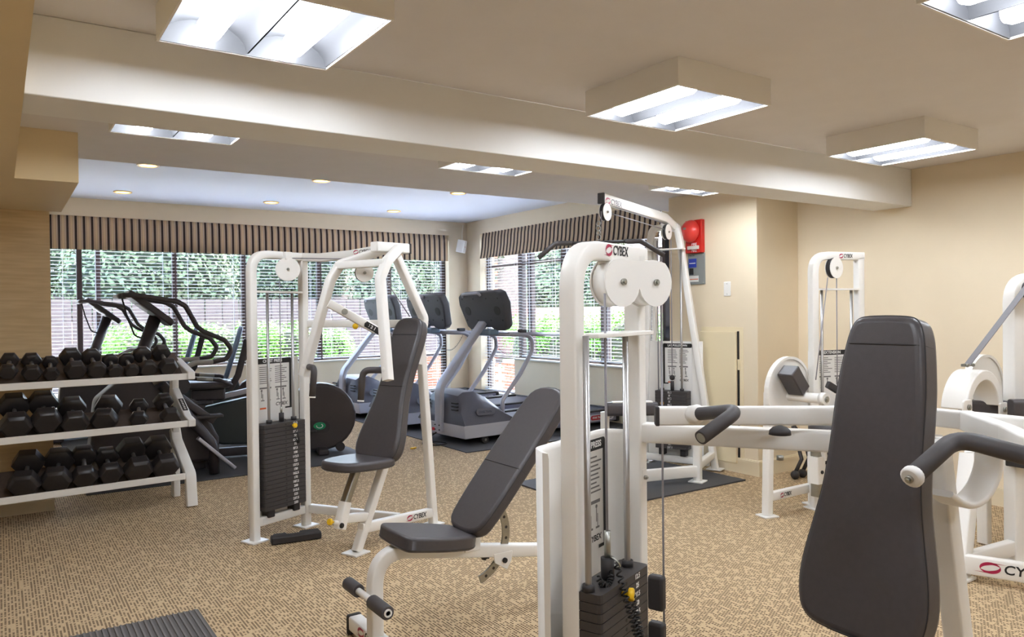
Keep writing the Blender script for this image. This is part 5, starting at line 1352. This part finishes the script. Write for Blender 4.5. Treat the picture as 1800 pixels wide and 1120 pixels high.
c = copy_tree(cl, None, 'far black stair climber close to the back window'); c.location = (1.12, 9.95, .009); cl.location.z = .009
# ================================================================== recumbent bikes
M_BLUEP = mat('seat_back_blue', (120, 142, 176), .35)
def bike(label):
    T = thing('recumbent_bike', label, 'exercise bike', (2.09, 7.62, .009), math.radians(-14), 'dark recumbent bikes by the back window')
    # front wheel housing (right), rail rising to the seat (left)
    out = []
    for k in range(19):
        a = math.radians(125-215*k/18); out.append((.34+.355*math.cos(a), .335+.34*math.sin(a)))
    out += [(.10, .02), (-.02, .10), (-.05, .40), (.08, .58)]
    m = MB(); m.prism(out, (.27, 0, .02), (1, 0, 0), (0, 0, 1), .20); h = build('wheel_housing', m, M_CLIMB, T, bevel=.03, seg=3)
    m = MB(); m.prism(round_rect(.40, .12, .055, 5), (.50, -.101, .265), (1, 0, -.05), (0, 0, 1), .006); bd = build('badge_recess', m, M_RUB, h)
    m = MB(); m.prism([(.06*math.cos(t), .038*math.sin(t)) for t in [2*PI*i/24 for i in range(24)]], (.60, -.105, .27), (1, 0, 0), (0, 0, 1), .004); g = build('green_badge', m, mat('badge_green', (20, 142, 92), .4), bd)
    pts = [(.60+.030*math.cos(t), -.1085, .27+.020*math.sin(t)) for t in [math.radians(-200+255*i/12) for i in range(13)]]
    m = MB(); m.tube(pts, .004, 6); build('badge_swirl', m, M_WHITEINK, g)
    m = MB(); m.prism(round_rect(.075, .05, .01), (.44, -.1055, .265), (1, 0, 0), (0, 0, 1), .003); build('white_label', m, M_PLAC, bd)
    m = MB(); m.prism([(-.82, .28), (-.82, .44), (.30, .66), (.36, .40), (.20, .12), (-.30, .14)], (0, 0, 0), (1, 0, 0), (0, 0, 1), .16); build('rail_body', m, M_CLGREEN, T, bevel=.02)
    q = -.22
    wt(T, 'seat_rail', [(-.82, 0, .50), (.0, 0, .66)], .07, .05, m=M_SILV)
    m = MB(); m.bb((-.36+q, -.13, .58), (-.06+q, .13, .69)); build('seat_carriage', m, M_CLIMB, T, bevel=.015)
    pad(T, 'seat', V3((-.22+q, 0, .725)), (1, 0, 0), (0, 1, 0), [(-.20, -.20), (.20, -.20), (.22, .0), (.16, .22), (-.16, .22), (-.22, 0)], .07, .025)
    pad(T, 'back_rest', V3((.02+q, 0, 1.02)), V3((.30, 0, 1)), (0, 1, 0), [(-.10, -.26), (.10, -.26), (.19, -.10), (.19, .16), (.10, .27), (-.10, .27), (-.19, .16), (-.19, -.10)], .045, .018, m=M_BLUEP)
    wt(T, 'back_post', [(-.02+q, 0, .66), (.06+q, 0, .80), (.15+q, 0, 1.15)], .06, .05, r=.04, up=(0, 1, 0), m=M_CLIMB)
    for s_ in (-1, 1):
        rt(T, 'side_handle', [(.0+q, .20*s_, .72), (-.10+q, .25*s_, .78), (-.42+q, .25*s_, .81)], .018, M_CLIMB, r=.06)
        m = MB(); m.tube([(-.16+q, .25*s_, .786), (-.30+q, .25*s_, .799)], .0215, 12); build('pulse_sensor', m, M_STEEL, T)
    # cranks and pedals, feet, front mast with console
    for s_ in (-1, 1):
        wt(T, 'crank', [(.30, .12*s_, .36), (.30-.16*s_, .13*s_, .30+.06*s_)], .02, .035, m=M_CLIMB)
        m = MB(); m.box((.30-.16*s_, .18*s_, .30+.06*s_), (.20, .09, .03)); build('pedal', m, M_RUB, T, bevel=.008)
    for u in (-.55, .62):
        m = MB(); m.bb((u-.05, -.28, .0), (u+.05, .28, .06)); build('foot_bar', m, M_CLIMB, T, bevel=.015)
    wt(T, 'floor_rail', [(-.55, 0, .06), (.40, 0, .06)], .07, .08, m=M_CLIMB)
    wt(T, 'rear_strut', [(-.55, 0, .06), (-.50, 0, .40)], .06, .06, up=(0, 1, 0), m=M_CLIMB)
    m = MB(); m.cyl((.80, -.12, .05), (.80, -.06, .05), .045, 16); build('wheel', m, M_RUB, T)
    return T
bk1 = bike('near dark recumbent bike with round housing, partly behind the chest press tower')
bk2 = copy_tree(bk1, None, 'far dark recumbent bike between the climbers and the back window'); bk2.location = (2.02, 9.25, .009)
mb = MB(); mb.bb((-1.2, -1.95, 0), (1.25, 1.95, .008)); o = build('rubber_mat', mb, mat('mat_rubber', (72, 71, 72), .8)); o.location = (1.75, 8.72, .001); tag(o, 'large dark rubber mat under the climbers and bikes', 'mat')
# ================================================================== small things
Zv = V3((0, 0, 1))
# ribbed mat at bottom left
mt = thing('ribbed_mat', 'grey ribbed floor mat cut off at the bottom left', 'mat', (.50, 3.40, .001))
m = MB(); m.bb((-.8, -.55, 0), (.265, .42, .006)); build('mat_base', m, mat('ribbed_rubber', (92, 88, 86), .8), mt)
rb = None
for k in range(44):
    if rb is None: m = MB(); m.bb((-.004, -.55, .006), (.004, .42, .0095)); rb = build('rib', m, mat('rib_rubber', (112, 108, 105), .8), mt); o = rb
    else: o = rb.copy(); COL.objects.link(o)
    o.location = (-.79+k*.0242, 0, 0)
# black foam spacer on the carpet
fs = thing('foam_spacer', 'notched black rubber spacer lying in front of the chest press stack', 'spacer', (1.505, 4.645, 0), math.radians(-8))
m = MB(); m.prism([(-.15, -.05), (.15, -.05), (.15, .05), (.03, .05), (.025, .015), (-.045, .015), (-.05, .05), (-.13, .05), (-.13, .03), (-.15, .02)], (0, 0, .024), (1, 0, 0), (0, 1, 0), .045); build('block', m, M_RUB, fs, bevel=.008)
# corner speaker
sp = thing('wall_speaker', 'small white speaker on a bracket in the corner between the windows', 'speaker', (6.14, 10.50, 2.45))
rot = Matrix.Rotation(math.radians(40), 4, 'Z') @ Matrix.Rotation(math.radians(12), 4, 'X')
m = MB(); m.box((0, 0, 0), (.13, .12, .20), rot.to_3x3()); b = build('cabinet', m, M_TRIMW, sp, bevel=.01)
fn = rot.to_3x3() @ V3((0, -1, 0)); ex = rot.to_3x3() @ V3((1, 0, 0)); ey = rot.to_3x3() @ Zv
m = MB(); m.prism(round_rect(.11, .18, .01), fn*.061, ex, ey, .004); g = build('grille', m, mat('speaker_grille', (206, 200, 198), .7), sp)
m = MB(); m.cyl(fn*.0625, fn*.065, .010, 14); build('badge', m, M_RED, g)
rt(sp, 'bracket', [(0, 0, .02), (.12, .14, .06)], .012, M_TRIMW); rt(sp, 'wire', [(.05, .06, .08), (.07, .10, .22), (.12, .14, .36)], .004, M_TRIMW)
# fire bell
XF = XP
fb = thing('fire_bell', 'red fire bell on its red back plate', 'fire bell', (XF, 4.755, 2.05))
m = MB(); m.bb((-.045, -.095, -.14), (0, .095, .155)); build('back_plate', m, mat('fire_red', (206, 34, 26), .4), fb, bevel=.004)
m = MB(); R_ = .102
m.tube([(-.045, .02, .055)]+[(-.055-R_*.75*math.sin(t), .02, .055) for t in [PI/2*i/8 for i in range(9)]], [R_*.9]+[max(.004, R_*math.cos(PI/2*i/8)) for i in range(9)], 28); bl = build('gong', m, mat('gong_red', (228, 66, 58), .28), fb, smooth=True)
m = MB(); m.prism(round_rect(.035, .018, .004), (-.1315, .025, .075), (0, -1, 0), Zv, .002); build('gong_label', m, M_STEEL, bl)
text('lettering', 'FIRE', .034, M_WHITEINK, fb, plane_mat((-.0458, -.01, -.065), (0, -1, 0), Zv), .0006, bold=.0004)
text('lettering', 'FIRE', .034, M_WHITEINK, fb, plane_mat((-.0458, -.01, -.122), (0, -1, 0), Zv), .0006, bold=.0004)
m = MB(); m.bb((-.062, -.07, -.11), (-.045, .06, -.078)); build('strobe_lens', m, mat('strobe_clear', (226, 222, 212), .2), fb, bevel=.003)
# grey electrical panel
ep = thing('electrical_panel', 'grey metal breaker panel with blue label below the fire bell', 'electrical panel', (XF, 4.755, 1.765))
m = MB(); m.bb((-.012, -.10, -.14), (0, .10, .14)); build('cover', m, mat('panel_grey', (138, 142, 140), .45), ep, bevel=.003)
m = MB(); m.bb((-.0145, -.005, .015), (-.012, .085, .095)); bq = build('blue_label', m, mat('label_blue', (40, 62, 168), .5), ep)
m = MB(); m.bb((-.0152, .005, .05), (-.0145, .078, .058)); build('label_print', m, M_WHITEINK, bq)
m = MB(); m.bb((-.02, .03, -.05), (-.012, .075, .008)); build('breaker', m, M_INK, ep, bevel=.002)
m = MB(); m.bb((-.0145, -.03, -.115), (-.012, .085, -.06)); wl = build('white_label', m, M_PLAC, ep)
m = MB(); m.bb((-.0152, -.025, -.095), (-.0145, .08, -.088)); build('orange_line', m, M_ORANGE, wl)
text('panel_lettering', 'ON OFF', .016, M_INK, ep, plane_mat((-.0125, .045, .122), (0, -1, 0), Zv), .0004)
for y, z in ((-.085, .125), (-.085, -.125), (.085, .125), (.085, -.125)):
    m = MB(); m.cyl((-.012, y, z), (-.0155, y, z), .006, 10); build('screw', m, M_STEEL, ep)
# blank switch plate
sw = thing('blank_plate', 'white blank cover plate on the pier wall', 'wall plate', (XF, 4.41, 1.575))
m = MB(); m.bb((-.007, -.037, -.062), (0, .037, .062)); build('plate', m, M_TRIMW, sw, bevel=.004)
for z in (-.045, .045): m = MB(); m.cyl((-.007, 0, z), (-.0085, 0, z), .004, 10); build('screw', m, M_STEEL, sw)
# cream access door in the pier
ac = D.objects.new('door_2', None); COL.objects.link(ac); ac.location = (XF, 4.47, .66); struct(ac, 'cream access door slightly ajar in the pier')
m = MB(); m.bb((-.006, -.225, -.585), (.0, .235, .585)); build('frame', m, mat('door_cream', (238, 222, 186), .5), ac, bevel=.002)
m = MB(); m.bb((-.0085, -.186, -.575), (-.0055, -.165, .55)); build('gap', m, M_INK, ac)
m = MB(); m.bb((-.032, -.165, -.58), (-.010, .23, .545)); build('door_leaf', m, mat('door_cream', (238, 222, 186), .5), ac, bevel=.003)
m = MB(); m.bb((-.012, -.20, .22), (-.006, -.17, .31)); build('latch', m, mat('door_cream', (238, 222, 186), .5), ac)
# yellow tag on the floor
m = MB(); m.prism(round_rect(.07, .03, .008), (0, 0, .008), (1, .3, 0), (-.3, 1, 0), .012); o = build('yellow_clip', m, M_YEL, None, bevel=.002); o.location = (3.52, 7.05, .001); tag(o, 'small yellow plastic clip on the carpet before the treadmill', 'clip')
